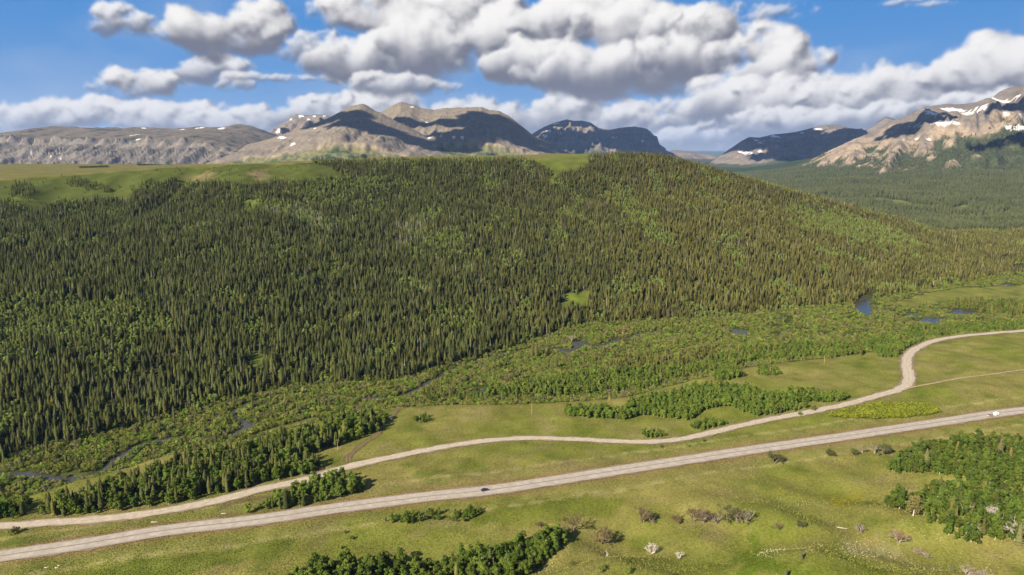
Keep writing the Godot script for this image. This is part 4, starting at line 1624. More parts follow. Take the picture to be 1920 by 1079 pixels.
func build_things() -> void:
	tinted_bark = tinted(0.95, 0.1)
	tinted_leaf = tinted(0.9, 0.12)
	build_vehicles()
	var grey := Color(0.25, 0.215, 0.185)
	var brown := Color(0.16, 0.12, 0.085)
	var dull := Color(0.125, 0.10, 0.048)
	var dark := Color(0.075, 0.085, 0.032)
	# label, height, spread, bark, tufts, tuft colour
	var rows := [
		["ragged brown half-dead pine at the tip of the nearest wood", 11.0, 0.35, brown, 0.6, dull], ["lone round half-dead pine with a long black shadow, bottom centre", 9.5, 0.6, brown, 0.55, dull], ["leftmost leaning half-dead pine of the scrubby row", 9.0, 0.7, brown, 0.35, dull], ["low grey deadwood second in the scrubby row", 4.5, 0.8, grey, 0.1, dull],
		["low twiggy shrub third in the scrubby row", 4.5, 0.9, brown, 0.3, dull], ["upright brown half-dead pine mid-row in the scrub", 9.5, 0.5, brown, 0.6, dull], ["twin-stemmed grey snag right of the upright brown pine", 8.5, 0.55, grey, 0.35, dull], ["short bare shrub in the gap of the scrubby row", 5.5, 0.7, grey, 0.15, dull],
		["dark bushy half-dead pine in the right half of the row", 9.5, 0.6, brown, 0.65, dark], ["grey twiggy pine beside the dark bushy one", 8.0, 0.8, grey, 0.3, dull], ["rightmost grey fanned deadwood of the scrubby row", 7.5, 0.9, grey, 0.15, dark],
		["pale bare bleached shrub alone on the knoll, bottom centre", 7.0, 0.75, Color(0.46, 0.41, 0.36), 0.0, dull], ["small bleached stump with twigs left of the pale bare shrub", 3.2, 0.3, Color(0.42, 0.38, 0.34), 0.0, dull], ["small bleached snag right of the pale bare shrub", 4.0, 0.7, Color(0.42, 0.38, 0.34), 0.0, dull],
		["tiny grey shrub right of the scrubby row", 2.5, 1.2, grey, 0.2, dull], ["tiny twisted shrub with a black shadow on open grass", 3.0, 0.6, brown, 0.5, dark], ["grey shrub at the top of the diagonal deadwood line", 5.0, 0.8, grey, 0.1, dull], ["grey and orange dead tree in the diagonal deadwood line", 7.0, 0.6, grey, 0.2, Color(0.22, 0.14, 0.07)],
		["broad low mauve-brown brush heap", 4.2, 1.6, Color(0.24, 0.175, 0.15), 0.0, dull], ["twiggy end of the mauve-brown brush heap", 3.2, 1.2, grey, 0.0, dull], ["grey deadwood at the bottom right corner slope", 5.5, 0.9, grey, 0.05, dull], ["lowest grey deadwood at the bottom right", 5.5, 0.9, grey, 0.05, dull],
		["dark spreading pine alone just below the highway", 7.5, 0.95, brown, 0.85, dark], ["small dark shrub left of the roadside snags", 4.0, 0.8, brown, 0.6, dark], ["small twiggy shrub beside the roadside snags", 4.0, 0.8, brown, 0.5, dark], ["dark wide pine at the end of the roadside snags", 7.0, 0.9, grey, 0.8, dark],
		["bare grey dead tree at the corner of the right wood", 10.0, 0.6, Color(0.36, 0.32, 0.29), 0.0, dull], ["bare grey dead tree inside the right wood", 7.5, 0.6, Color(0.40, 0.35, 0.31), 0.0, dull], ["pinkish bare shrub inside the right wood", 6.5, 0.7, Color(0.40, 0.33, 0.29), 0.1, dull], ["grey bare shrub low in the right wood", 5.5, 0.7, Color(0.38, 0.33, 0.29), 0.05, dull],
		["grey leafless shrub left of the ragged brown pine", 5.0, 0.8, grey, 0.1, dull], ["small grey shrub on the ridge left of the ragged pine", 3.0, 0.9, grey, 0.2, dull]]
	for n in rows.size():
		var e: Array = rows[n]
		dead_tree("dead_tree" if e[1] > 5.0 else "dead_shrub", e[0], "tree" if e[1] > 5.0 else "shrub", "weathered trees and scrub on the near meadow", DEADS_AT[n * 2], DEADS_AT[n * 2 + 1], e[1] * 1.15, e[2], 500 + n, e[3], e[4], e[5])
	var sn := ["thin grey snag by the roadside, right of two", "thin grey snag by the roadside, left of two", "bare snag at the marsh side of the forest edge", "reddish dead spruce standing in the marsh"]
	for n in sn.size():
		dead_tree("dead_tree", sn[n], "tree", "bare snags", SNAGS_AT[n * 2], SNAGS_AT[n * 2 + 1], [8.0, 7.0, 11.0, 12.0][n], 0.12, 560 + n, [grey, grey, grey, Color(0.30, 0.17, 0.12)][n], 0.1, dull)
	# conifers one can tell apart
	var firs := [["small black-green fir in the diagonal deadwood line", 5.0, 1.6, dark], ["broad yellow-green spruce at the left end of the right wood", 13.0, 3.2, Color(0.12, 0.125, 0.045)], ["tallest spruce in the right wood", 20.0, 3.4, Color(0.115, 0.105, 0.045)], ["rusty orange conifer beside the tallest spruce", 10.0, 2.2, Color(0.19, 0.125, 0.055)], ["pale upright spruce at the corner of the right wood", 12.0, 2.4, Color(0.13, 0.13, 0.05)], ["tiny dark fir among the roadside snags", 4.0, 1.2, dark],
		["middle of the three marsh spruces off the forest edge", 18.0, 2.6, Color(0.085, 0.085, 0.03)], ["left of the three marsh spruces off the forest edge", 19.0, 2.4, Color(0.10, 0.085, 0.032)], ["right of the three marsh spruces off the forest edge", 17.0, 2.4, Color(0.085, 0.09, 0.03)], ["shorter spruce behind the three marsh spruces", 12.0, 2.4, Color(0.085, 0.09, 0.03)], ["tiny dark fir alone on the near green knoll", 4.5, 1.5, dark], ["dark fir at the bottom edge", 5.0, 1.5, dark]]
	for n in firs.size():
		lone_spruce(firs[n][0], FIRS_AT[n * 2], FIRS_AT[n * 2 + 1], firs[n][1], firs[n][2], firs[n][3], 600 + n)
	# the big limber pine with a white trunk
	var o := thing("limber_pine", "wide yellow-green pine with a white trunk before the right wood", "tree", P(LIMBER_AT[0], LIMBER_AT[1]))
	var s := Soup.new()
	var r := RandomNumberGenerator.new()
	r.seed = 640
	s.tube(Vector3(0, -0.3, 0), Vector3(0.2, 4.0, 0), 0.34, 0.26, 8, Color(0.40, 0.36, 0.31))
	s.tube(Vector3(0.2, 4.0, 0), Vector3(0, 10.5, 0.2), 0.26, 0.05, 7, Color(0.40, 0.36, 0.31))
	var f := Soup.new()
	for n in 60:
		var y := r.randf_range(2.2, 10.6)
		var a := r.randf() * TAU
		var l := r.randf_range(2.6, 4.6) * sqrt(maxf(0.1, 1.0 - absf(y - 4.5) / 7.0))
		var q := Vector3(cos(a) * l, y + 0.25 * l, sin(a) * l)
		s.tube(Vector3(0.1, y, 0.05), q, 0.07, 0.02, 4, Color(0.36, 0.31, 0.26))
		for k in 26:
			var at := Vector3(0.1, y, 0.05).lerp(q, r.randf_range(0.35, 1.05)) + Vector3(r.randfn(), r.randfn() * 0.5, r.randfn()) * 0.42
			var t := Vector3(r.randfn(), r.randfn() * 0.6, r.randfn()).normalized()
			var u := t.cross(Vector3(r.randfn(), r.randfn() + 1.0, r.randfn()).normalized())
			var b := r.randf_range(0.7, 1.3)
			f.tri(at, at + t * 0.85, at + u * 0.8, Color(b, b, b))
	part("trunk", s.mesh(), tinted_bark, o)
	part("crown", f.mesh(), tint_material(tinted_leaf, Color(0.155, 0.140, 0.050)), o)
	# bushes
	var bl := ["dark bush at the left edge below the corner grove", "low bush below the gravel road, left of two", "low bush below the gravel road, right of two", "bush on the bank above the gravel road", "dark green bush beside the gravel road curve", "small bush left of the dark green one", "small bush under the gravel road bend", "small bush on the near bank, lowest of three", "small bush on the near bank, middle of three", "small bush on the near bank, top of three", "round bush left of the knoll", "bush on the near edge of the knoll", "grassy bush at the bottom edge of the knoll", "dark bush low on the knoll"]
	for n in bl.size():
		bush(bl[n], BUSHES_AT[n * 2], BUSHES_AT[n * 2 + 1], [1.6, 0.9, 0.9, 1.2, 1.5, 0.9, 0.8, 0.7, 0.8, 0.7, 1.0, 1.2, 1.2, 1.1][n], [dark, Color(0.1, 0.13, 0.03)][n % 2] * 1.2, 660 + n)
	# logs and slabs lying in the grass
	var ll := ["short pale log below the highway at far left, right of two", "stub of pale wood above the short pale log", "pale log between the two roads at left", "long pale log on the verge below the gravel road", "pale log at the lower left, left of two", "long bleached log on the open near meadow", "pale log on the bank below the left grove"]
	for n in ll.size():
		var p := P(LOGS_AT[n * 2], LOGS_AT[n * 2 + 1])
		o = thing("log", ll[n], "log", p, [0.1, 0.2, -0.05, 0.05, 0.15, -0.25, 0.1][n], "pale logs lying in the grass")
		s = Soup.new()
		var l: float = [1.9, 1.3, 2.0, 4.0, 2.0, 6.0, 3.0][n]
		s.tube(Vector3(-l * 0.5, 0.28, 0), Vector3(l * 0.1, 0.30, 0.1), 0.22, 0.18, 8, Color(0.48, 0.43, 0.36), true)
		s.tube(Vector3(l * 0.1, 0.30, 0.1), Vector3(l * 0.5, 0.22, -0.05), 0.18, 0.10, 8, Color(0.46, 0.41, 0.34), true)
		part("trunk", s.mesh(), tinted_bark, o)
		s = Soup.new()
		for k in 4:
			var x := l * (-0.35 + 0.2 * k)
			s.tube(Vector3(x, 0.3, 0), Vector3(x + 0.3, 0.75, 0.5 * (1 if k % 2 else -1)), 0.07, 0.03, 5, Color(0.45, 0.40, 0.34), true)
		part("branch_stubs", s.mesh(), tinted_bark, o)
	# utility poles
	var pl := ["wooden utility pole beside the left grove", "wooden utility pole in the open centre meadow", "wooden utility pole under the middle grove", "wooden utility pole at the edge of the willow bank, right", "wooden utility pole before the round oval thicket"]
	for n in pl.size():
		o = thing("utility_pole", pl[n], "pole", P(POLES_AT[n * 2], POLES_AT[n * 2 + 1]), 0.4, "utility poles across the meadow")
		s = Soup.new()
		s.tube(Vector3(0, -0.5, 0), Vector3(0, 8.2, 0), 0.17, 0.12, 10, Color(0.42, 0.27, 0.13), true)
		part("pole", s.mesh(), tinted_bark, o)
		s = Soup.new()
		s.box(Vector3(0, 7.6, 0.16), Vector3(2.2, 0.13, 0.11), Color(0.36, 0.24, 0.13))
		part("crossarm", s.mesh(), tinted_bark, o)
		for x in [-0.95, 0.0, 0.95]:
			s = Soup.new()
			s.tube(Vector3(x, 7.66, 0.16), Vector3(x, 7.84, 0.16), 0.05, 0.035, 8, Color(0.5, 0.52, 0.5), true)
			part("insulator", s.mesh(), tinted_bark, o)
	# road signs and small roadside things
	for e in [["white road sign facing the highway at right", SIGN_WHITE_AT, Color(0.78, 0.78, 0.76), Vector2(1.5, 1.2)], ["blue road sign on the near shoulder of the highway", SIGN_BLUE_AT, Color(0.10, 0.20, 0.48), Vector2(1.3, 1.0)]]:
		o = thing("road_sign", e[0], "sign", P(e[1][0], e[1][1]), 0.9, "road signs")
		for x in [-0.4, 0.4]:
			s = Soup.new()
			s.tube(Vector3(x, -0.3, 0), Vector3(x, 2.6, 0), 0.045, 0.045, 6, Color(0.3, 0.28, 0.25), true)
			part("post", s.mesh(), tinted_bark, o)
		s = Soup.new()
		s.box(Vector3(0, 2.2, 0.07), Vector3(e[3].x, e[3].y, 0.03), Color.WHITE)
		part("panel", s.mesh(), paint(e[2], 0.4, 0.5), o)
	o = thing("marker_post", "short dark marker post on the shoulder beside the car", "post", P(MARKER_AT[0], MARKER_AT[1]))
	s = Soup.new()
	s.box(Vector3(0, 0.5, 0), Vector3(0.16, 1.3, 0.1), Color(0.06, 0.05, 0.04))
	part("post", s.mesh(), tinted_bark, o)
	s = Soup.new()
	s.box(Vector3(0, 1.0, 0.065), Vector3(0.12, 0.2, 0.02), Color(0.6, 0.45, 0.1))
	part("reflector", s.mesh(), tinted_bark, o)
	o = thing("utility_box", "small white box at the grove's edge beside the dirt track", "box", P(WHITE_BOX_AT[0] + 3.0, WHITE_BOX_AT[1] + 1.0))
	s = Soup.new()
	side_shape(s, PackedVector2Array([Vector2(-0.6, -0.1), Vector2(-0.6, 1.2), Vector2(0.6, 1.2), Vector2(0.6, -0.1)]), 0.5, 0.05, Color.WHITE)
	part("cabinet", s.mesh(), paint(Color(0.8, 0.8, 0.8), 0.5), o)
	s = Soup.new()
	s.box(Vector3(0, 1.24, 0), Vector3(1.3, 0.08, 1.1), Color.WHITE)
	part("lid", s.mesh(), paint(Color(0.75, 0.75, 0.75), 0.5), o)
	build_grass()

func build_grass() -> void:
	# tufts over the near meadow, and the pale flower heads of its dry patches
	var tuft := Soup.new()
	var r := RandomNumberGenerator.new()
	r.seed = 700
	for i in 9:
		var a := r.randf() * TAU
		var d := Vector3(cos(a), 0, sin(a))
		var e := Vector3(-sin(a), 0, cos(a)) * 0.13
		var root := d * r.randf_range(0.0, 0.25)
		var b := r.randf_range(0.8, 1.2)
		tuft.tri(root - e, root + e, root + d * r.randf_range(0.15, 0.4) + Vector3(0, r.randf_range(0.3, 0.6), 0), Color(b, b, b))
	var head := Soup.new()
	for i in 4:
		var at := Vector3(r.randfn() * 0.2, 0.45, r.randfn() * 0.2)
		head.quad(at + Vector3(-0.13, 0, -0.13), at + Vector3(0.13, 0.05, -0.13), at + Vector3(0.13, 0.08, 0.13), at + Vector3(-0.13, 0.02, 0.13), Color.WHITE)
	var m := tinted(0.95, 0.1, 0.3)
	var list := []
	var z := -236.0
	while z > -560.0:
		var gap := 0.0024 * -z + 0.15
		var half := -z * 0.80
		var x := -half
		while x < half:
			var px := x + rng.randf_range(-0.6, 0.6) * gap
			var pz := z + rng.randf_range(-0.6, 0.6) * gap
			x += gap
			if pz < look(bench_t, px) + 10.0 or rng.randf() < 0.45 + 0.5 * n_small.get_noise_2d(px * 1.4, pz * 1.4) or cell(hwy_d, px, pz) < 1.5 or cell(gravel_d, px, pz) < 1.0:
				continue
			var k := ground_colour(px, pz, -1.0) * rng.randf_range(0.78, 1.12)
			var s := rng.randf_range(0.35, 0.9)
			list.append([Transform3D(Basis(Vector3.UP, rng.randf() * TAU).scaled(Vector3(s * 1.3, s, s * 1.3)), P(px, pz)), k, 0])
		z -= gap
	mass("meadow_grass", "tufted grass of the near meadow", list, [tuft.mesh()], m)
	print("  tufts ", list.size())
	var fl := []
	for e in [[FLOWERS1, 1.1], [FLOWERS2, 0.9], [FLOWERS3, 1.3], [FLOWERS4, 1.2], [FLOWERS5, 1.2]]:
		scatter(poly(e[0]), e[1], func(x, zz):
			if rng.randf() < 0.4:
				var s := rng.randf_range(0.4, 1.1)
				fl.append([Transform3D(Basis(Vector3.UP, rng.randf() * TAU).scaled(Vector3(s, s, s)), P(x, zz)), mixed(rng.randf(), Color(0.42, 0.37, 0.20), Color(0.50, 0.46, 0.28)), 0]))
	mass("wildflowers", "cream wildflower heads speckling the near meadow", fl, [head.mesh()], m)

# ---- measured layout of the place, metres: x, z (x, z, width for lines; x, z, height for the rim)
const FOOT := [-431.0, -370.4, -405.2, -412.7, -368.9, -458.5, -342.3, -476.4, -317.9, -502.9, -292.0, -534.4, -254.6, -572.4, -202.8, -618.8, -163.7, -624.9, -122.2, -621.8, -90.3, -650.4, -61.1, -681.6, -34.7, -711.8, 0.0, -744.6, 24.9, -771.1, 59.8, -824.7, 95.9, -851.5, 167.5, -868.3, 240.4, -879.9, 321.3, -910.3, 407.7, -942.6, 500.2, -977.3, 617.4, -1046.3, 751.6, -1125.2, 934.1, -1227.5, 1227.5, -1363.0]
const BENCH := [-378.7, -321.4, -357.5, -360.2, -323.5, -397.9, -301.2, -409.9, -280.4, -427.2, -253.7, -459.7, -216.8, -482.1, -190.3, -498.2, -156.1, -524.2, -122.0, -547.9, -92.3, -560.5, -51.2, -565.7, 0.0, -565.7, 56.5, -572.3, 100.3, -581.8, 151.4, -616.8, 193.5, -640.7, 253.4, -677.2, 329.6, -699.9, 401.2, -728.3, 468.8, -763.5, 536.5, -792.0, 631.9, -817.4, 778.8, -850.0]
const CREST := [-1466.5, -1300.0, 139.5, -1261.3, -1350.0, 141.3, -1037.0, -1400.0, 144.4, -919.2, -1420.0, 152.3, -809.1, -1440.0, 160.4, -680.0, -1450.0, 168.9, -538.4, -1460.0, 174.2, -409.1, -1480.0, 177.2, -299.4, -1500.0, 178.0, -131.7, -1560.0, 179.5, 49.1, -1600.0, 181.4, 165.4, -1660.0, 188.2, 286.5, -1700.0, 193.0, 377.9, -1700.0, 187.9, 444.0, -1700.0, 171.2, 577.0, -1700.0, 135.1, 711.0, -1700.0, 100.0, 856.1, -1720.0, 63.0, 1011.6, -1750.0, 21.1, 1187.5, -1800.0, -33.5, 1371.6, -1850.0, -81.1, 1638.1, -1900.0, -116.1]
const MESA_RIDGE := [-8030.4, 191.6, -7025.3, 277.0, -6263.1, 322.4, -5561.3, 362.1, -5202.9, 441.1, -4967.9, 469.2, -4624.1, 446.7, -4335.1, 446.7, -3875.0, 424.2, -3644.2, 418.6, -3237.8, 435.5, -3007.9, 418.6, -2837.3, 379.0, -2556.6, 248.6, -2332.9, 105.8]
const MESA_BACK_RIDGE := [-5109.3, 415.4, -4709.3, 479.2, -4384.2, 460.1, -4121.8, 466.5, -3858.4, 485.6, -3596.8, 485.6, -3332.8, 517.4, -3170.8, 498.3, -2979.5, 428.2, -2756.1, 338.6, -2370.5, 190.5]
const PEAK_DIM_RIDGE := [-6089.1, 369.2, -5750.5, 533.1, -5572.3, 556.4, -5350.4, 540.9, -5175.5, 533.1, -4882.2, 423.9]
const PEAK_SNOW_RIDGE := [-3737.0, 260.1, -3294.5, 421.4, -3129.4, 533.0, -2958.1, 644.1, -2898.4, 685.6, -2743.0, 664.8, -2635.3, 678.7, -2549.9, 678.7, -2437.0, 657.9, -2284.3, 574.7, -1933.1, 435.4]
const PYRAMID_RIDGE := [-2940.3, 88.3, -2630.6, 158.0, -2495.8, 266.9, -2316.6, 306.3, -2110.7, 375.1, -1906.3, 433.8, -1701.3, 516.6, -1521.9, 608.7, -1395.9, 637.7, -1347.1, 613.6, -1288.7, 574.9, -1190.4, 531.2, -1003.3, 433.8, -805.1, 335.8, -505.0, 217.5, -202.4, 143.1]
const SUMMIT_RIDGE := [-2005.3, 317.6, -1664.3, 464.0, -1437.5, 587.8, -1354.2, 598.5, -1241.4, 662.8, -1146.4, 700.1, -1020.6, 668.1, -938.7, 636.0, -801.0, 620.0, -717.8, 636.0, -552.1, 641.4, -303.6, 646.7, -248.6, 620.0, -138.1, 609.3, -27.7, 555.6, 83.2, 469.4, 166.7, 404.5, 222.5, 361.1, 362.3, 295.8, 474.6, 230.3, 671.4, 153.5, 840.3, 109.5]
const RANGE_DARK_RIDGE := [0.0, 244.8, 353.6, 486.5, 492.7, 566.6, 656.1, 630.5, 844.0, 678.4, 967.4, 654.5, 1065.6, 662.4, 1213.8, 630.5, 1330.6, 550.6, 1479.2, 526.6, 1642.8, 550.6, 1888.3, 574.6, 2070.2, 542.6, 2154.6, 486.5, 2192.1, 374.0, 2311.9, 269.1, 2500.0, 131.3, 2820.0, 25.4]
const RANGE_FAR_RIDGE := [2279.2, 32.7, 2894.7, 175.0, 3150.8, 225.6, 3514.5, 185.1, 3983.8, 114.1, 4558.4, 32.7]
const RANGE_BLUE_RIDGE := [2511.6, -49.7, 2799.5, 81.0, 2975.6, 211.0, 3151.3, 333.2, 3257.3, 390.4, 3404.2, 383.3, 3584.0, 426.2, 3765.7, 440.4, 3946.2, 468.9, 4160.4, 525.9, 4289.3, 554.3, 4486.9, 547.2, 4674.2, 497.4, 4972.2, 440.4, 5420.7, 354.7, 6022.9, 225.4]
const CONE_DIM_RIDGE := [5528.2, 385.3, 5818.8, 547.8, 5982.2, 658.4, 6120.7, 751.7, 6236.8, 726.3, 6377.1, 641.4, 6657.1, 488.0]
const MASSIF_RIDGE := [2011.9, -88.7, 2247.0, -27.2, 2528.5, 38.7, 2800.8, 193.2, 3027.8, 299.9, 3209.3, 373.7, 3319.4, 447.2, 3433.0, 483.8, 3575.0, 556.7, 3656.2, 584.0, 3817.4, 606.6, 3935.1, 602.1, 4073.2, 620.2, 4153.2, 651.9, 4217.4, 660.9, 4271.3, 710.5, 4337.4, 737.5, 4404.8, 755.5, 4518.7, 773.4, 4746.0, 809.3, 5116.7, 818.2, 5585.2, 800.3, 6271.8, 629.3]
const RIVER := [-419.3, -445.4, 8.2, -379.4, -442.1, 8.8, -353.5, -437.3, 8.8, -335.1, -437.3, 8.2, -312.6, -431.0, 7.5, -293.4, -429.5, 6.8, -287.3, -440.5, 6.8, -285.8, -455.4, 8.8, -284.4, -475.8, 8.2, -274.3, -491.1, 6.8, -255.5, -499.0, 6.1, -232.7, -499.0, 6.1, -219.4, -503.1, 5.4, -215.4, -514.6, 8.8, -215.7, -524.4, 8.2, -228.5, -536.9, 4.8, -237.6, -548.6, 4.8, -235.7, -566.0, 6.1, -225.0, -581.7, 5.4, -205.0, -594.0, 4.8, -176.1, -595.4, 5.4, -144.6, -585.7, 6.1, -115.4, -584.4, 8.2, -96.7, -594.0, 8.2, -81.5, -621.6, 7.5, -64.8, -661.8, 7.5, -39.6, -695.8, 6.8, -11.7, -721.0, 6.1, 15.0, -739.5, 4.8]
const CHANNEL := [36.4, -748.0, 5.0, 54.0, -739.5, 12.0, 60.5, -731.2, 14.0, 70.6, -737.4, 8.0, 77.9, -770.1, 16.0, 85.6, -754.5, 18.0, 100.6, -752.3, 10.0, 118.4, -770.1, 9.0, 140.2, -788.7, 8.0, 155.6, -803.2, 9.0, 183.7, -813.1, 9.0, 195.8, -803.2, 8.0]
const OXBOW := [563.6, -1038.9, 8.0, 529.0, -1000.1, 15.0, 506.9, -964.1, 20.0, 492.2, -930.4, 20.0, 483.6, -902.0, 10.0]
const POND1 := [268.4, -803.2, 10.0, 284.1, -823.3, 18.0, 280.1, -803.2, 14.0, 285.2, -793.4, 8.0]
const POND2 := [534.8, -869.4, 16.0, 543.6, -866.6, 24.0, 562.5, -884.0, 16.0, 575.2, -884.0, 10.0]
const POND3 := [532.3, -895.9, 14.0, 542.7, -899.0, 20.0, 551.7, -902.0, 12.0]
const POND4 := [601.4, -905.1, 10.0, 616.1, -914.4, 22.0, 633.3, -927.2, 30.0, 647.3, -930.4, 14.0]
const POND5 := [-45.7, -591.2, 6.0, -36.6, -594.0, 12.0, -27.0, -598.2, 14.0, -20.9, -606.8, 7.0]
const POND6 := [974.1, -1342.4, 14.0, 1014.1, -1376.1, 22.0, 1048.6, -1404.3, 10.0]
const POND7 := [944.4, -1261.7, 14.0, 974.9, -1285.5, 24.0, 1011.1, -1304.0, 16.0]
const POND8 := [813.8, -1111.8, 10.0, 831.9, -1121.0, 22.0, 840.1, -1116.4, 10.0]
const HIGHWAY := [-313.8, -295.3, 11.0, -259.2, -312.4, 11.0, -221.9, -322.3, 11.0, -183.9, -335.3, 11.0, -141.4, -344.9, 11.0, -97.6, -358.6, 11.0, -50.3, -370.8, 11.0, -16.6, -377.9, 11.0, 26.4, -391.3, 11.0, 82.6, -409.7, 11.0, 143.7, -429.2, 11.0, 200.5, -445.3, 11.0, 262.9, -465.2, 11.0, 330.6, -486.6, 11.0, 403.2, -508.6, 11.0, 536.2, -543.9, 11.0]
const GRAVEL_ROAD := [-380.8, -364.3, 7.5, -315.8, -347.9, 7.5, -284.7, -346.5, 7.5, -253.3, -348.6, 7.5, -227.4, -350.4, 8.0, -200.9, -357.3, 8.0, -175.1, -368.2, 8.0, -149.6, -384.5, 8.0, -126.8, -395.8, 8.0, -107.4, -412.5, 8.0, -85.7, -425.9, 7.5, -58.9, -440.9, 7.0, -22.9, -457.8, 6.6, 11.6, -464.4, 6.6, 46.0, -460.3, 6.6, 79.4, -453.6, 6.6, 101.9, -452.6, 6.6, 126.1, -458.8, 6.6, 152.9, -471.9, 6.6, 185.6, -486.8, 6.8, 224.2, -502.3, 7.0, 266.8, -522.0, 7.2, 303.4, -542.5, 7.6, 333.3, -560.2, 8.5, 351.9, -578.5, 9.5, 369.1, -607.5, 10.0, 386.0, -640.6, 9.5, 408.6, -676.0, 9.0, 433.2, -703.4, 8.5, 474.1, -737.5, 8.0, 519.5, -756.9, 7.5, 564.1, -768.4, 7.5, 621.7, -787.3, 7.5, 758.6, -857.3, 7.5]
const TRACK := [-106.7, -416.6, 5.0, -110.1, -426.3, 5.0, -110.1, -434.0, 4.0, -108.3, -444.0, 3.6, -104.6, -456.2, 3.4, -99.6, -469.4, 3.4, -99.1, -480.9, 3.4, -99.3, -498.9, 3.4, -95.4, -512.5, 3.4, -93.9, -521.4, 3.0, -94.9, -561.0, 3.0, -93.4, -572.6, 3.0]
const PATH := [341.1, -561.8, 3.0, 364.8, -570.8, 2.6, 404.9, -589.4, 2.4, 440.9, -599.8, 2.4, 480.5, -613.6, 2.4, 532.1, -628.2, 2.4]
const GROVE_LEFT := [-269.6, -357.0, -269.0, -366.7, -253.0, -385.4, -227.1, -429.5, -196.2, -442.4, -156.1, -468.5, -132.0, -497.3, -111.9, -520.7, -95.9, -498.4, -97.8, -480.5, -120.4, -450.4, -143.1, -432.5, -120.5, -406.8, -123.6, -396.3, -153.1, -376.5, -201.4, -358.3, -233.6, -350.7, -258.9, -352.6]
const GROVE_CORNER := [-338.5, -339.6, -345.4, -382.1, -302.2, -369.8, -286.3, -372.0, -277.7, -357.7, -286.1, -348.3, -302.5, -331.9]
const GROVE_STRIP := [-149.5, -352.2, -137.5, -368.2, -118.2, -389.0, -105.6, -397.8, -97.8, -388.7, -87.8, -378.8, -111.2, -363.5, -133.1, -355.3]
const GROVE_MID := [40.1, -509.9, 44.0, -523.0, 66.0, -533.6, 88.3, -521.7, 101.6, -548.6, 116.9, -557.6, 134.1, -562.7, 161.5, -579.0, 185.0, -586.4, 207.2, -574.1, 212.5, -550.0, 230.1, -549.0, 245.2, -563.7, 265.3, -547.1, 283.7, -538.7, 270.1, -528.8, 235.4, -529.2, 222.7, -519.2, 244.7, -511.1, 236.4, -501.7, 195.3, -491.5, 181.6, -505.1, 178.1, -526.7, 159.1, -521.1, 134.8, -493.2, 120.1, -500.3, 101.1, -509.5, 86.7, -498.5, 66.3, -500.7]
const GROVE_EDGE := [-76.5, -581.3, 0.0, -581.1, 58.0, -587.6, 105.7, -598.5, 141.4, -616.0, 155.6, -633.9, 197.7, -654.3, 205.6, -654.1, 202.0, -599.4, 219.9, -611.5, 215.6, -660.6, 259.4, -693.1, 331.3, -702.7, 360.4, -671.9, 390.4, -726.9, 384.4, -753.5, 331.7, -758.8, 262.7, -736.4, 209.8, -697.0, 153.3, -671.4, 90.8, -653.8, 52.6, -643.3, 0.0, -606.6]
const GROVE_BEND := [382.2, -748.9, 437.7, -785.0, 473.1, -733.0, 456.4, -722.8, 413.7, -687.1, 395.0, -665.7, 375.9, -670.3, 399.3, -735.1]
const GROVE_RIGHT_STRIP := [465.7, -789.7, 495.2, -824.8, 570.1, -843.0, 694.2, -863.3, 633.4, -786.1, 602.0, -820.5, 507.0, -784.4]
const GROVE_FAR := [620.4, -957.0, 658.9, -981.2, 716.1, -984.4, 776.3, -970.5, 711.5, -885.9, 638.1, -903.7, 640.0, -951.8]
const OVAL1 := [231.6, -619.2, 240.5, -635.6, 254.0, -642.8, 260.7, -631.6, 253.0, -616.8, 239.3, -609.9]
const OVAL2 := [131.3, -475.0, 137.0, -486.0, 154.9, -492.2, 163.4, -484.2, 157.7, -474.5, 141.0, -471.2]
const OVAL3 := [91.1, -455.6, 95.9, -468.7, 106.6, -471.3, 112.5, -463.0, 108.0, -452.9, 97.8, -451.1]
const OVAL4 := [183.9, -599.6, 205.6, -654.1, 209.2, -617.2, 206.2, -600.3, 194.7, -594.5]
const LONE_BUSH := [-77.2, -495.6, -76.2, -506.1, -67.8, -511.9, -63.8, -503.9, -66.5, -495.1]
const THICKET_ROAD := [242.7, -493.0, 270.4, -511.7, 290.1, -517.2, 333.1, -518.0, 334.9, -503.5, 301.2, -491.9, 275.5, -489.4, 259.3, -489.4]
const GROVE_RIGHT := [233.9, -397.1, 254.9, -416.6, 278.0, -436.6, 314.1, -448.4, 372.0, -446.4, 256.8, -297.9, 237.9, -307.1, 222.0, -311.2, 213.9, -319.7, 217.2, -334.4, 209.0, -338.5, 203.3, -344.0, 222.7, -364.8, 227.9, -360.3, 254.4, -373.7, 266.1, -363.3, 269.7, -373.4, 261.6, -382.4, 258.2, -388.2]
const GROVE_NEAR := [-108.5, -282.7, -94.9, -295.5, -68.4, -303.6, -29.4, -308.6, -8.1, -312.6, 1.4, -321.1, 23.2, -329.2, 29.4, -329.5, 26.5, -316.8, 17.1, -308.6, 8.8, -296.6, 0.0, -284.6, -14.5, -276.4, -82.0, -258.8]
const THICKET_ROADSIDE1 := [-71.5, -341.3, -65.1, -346.5, -41.3, -350.8, -37.6, -343.8, -57.8, -337.5]
const THICKET_ROADSIDE2 := [-36.7, -343.2, -32.2, -349.6, -19.1, -355.9, -17.4, -351.9, -25.6, -340.5]
const BLUFF := [-3157.4, -3020.7, -1261.3, -1190.7, -1032.2, -1252.7, -964.7, -1294.1, -890.2, -1243.9, -852.8, -1290.9, -800.0, -1288.2, -775.6, -1315.1, -703.5, -1249.2, -724.0, -1320.5, -721.4, -1363.7, -669.5, -1376.8, -574.2, -1327.8, -517.7, -1313.7, -452.7, -1332.3, -373.3, -1342.7, -335.6, -1381.3, -377.7, -1436.2, -413.0, -1452.7, -936.8, -3051.7, -2078.5, -2816.2]
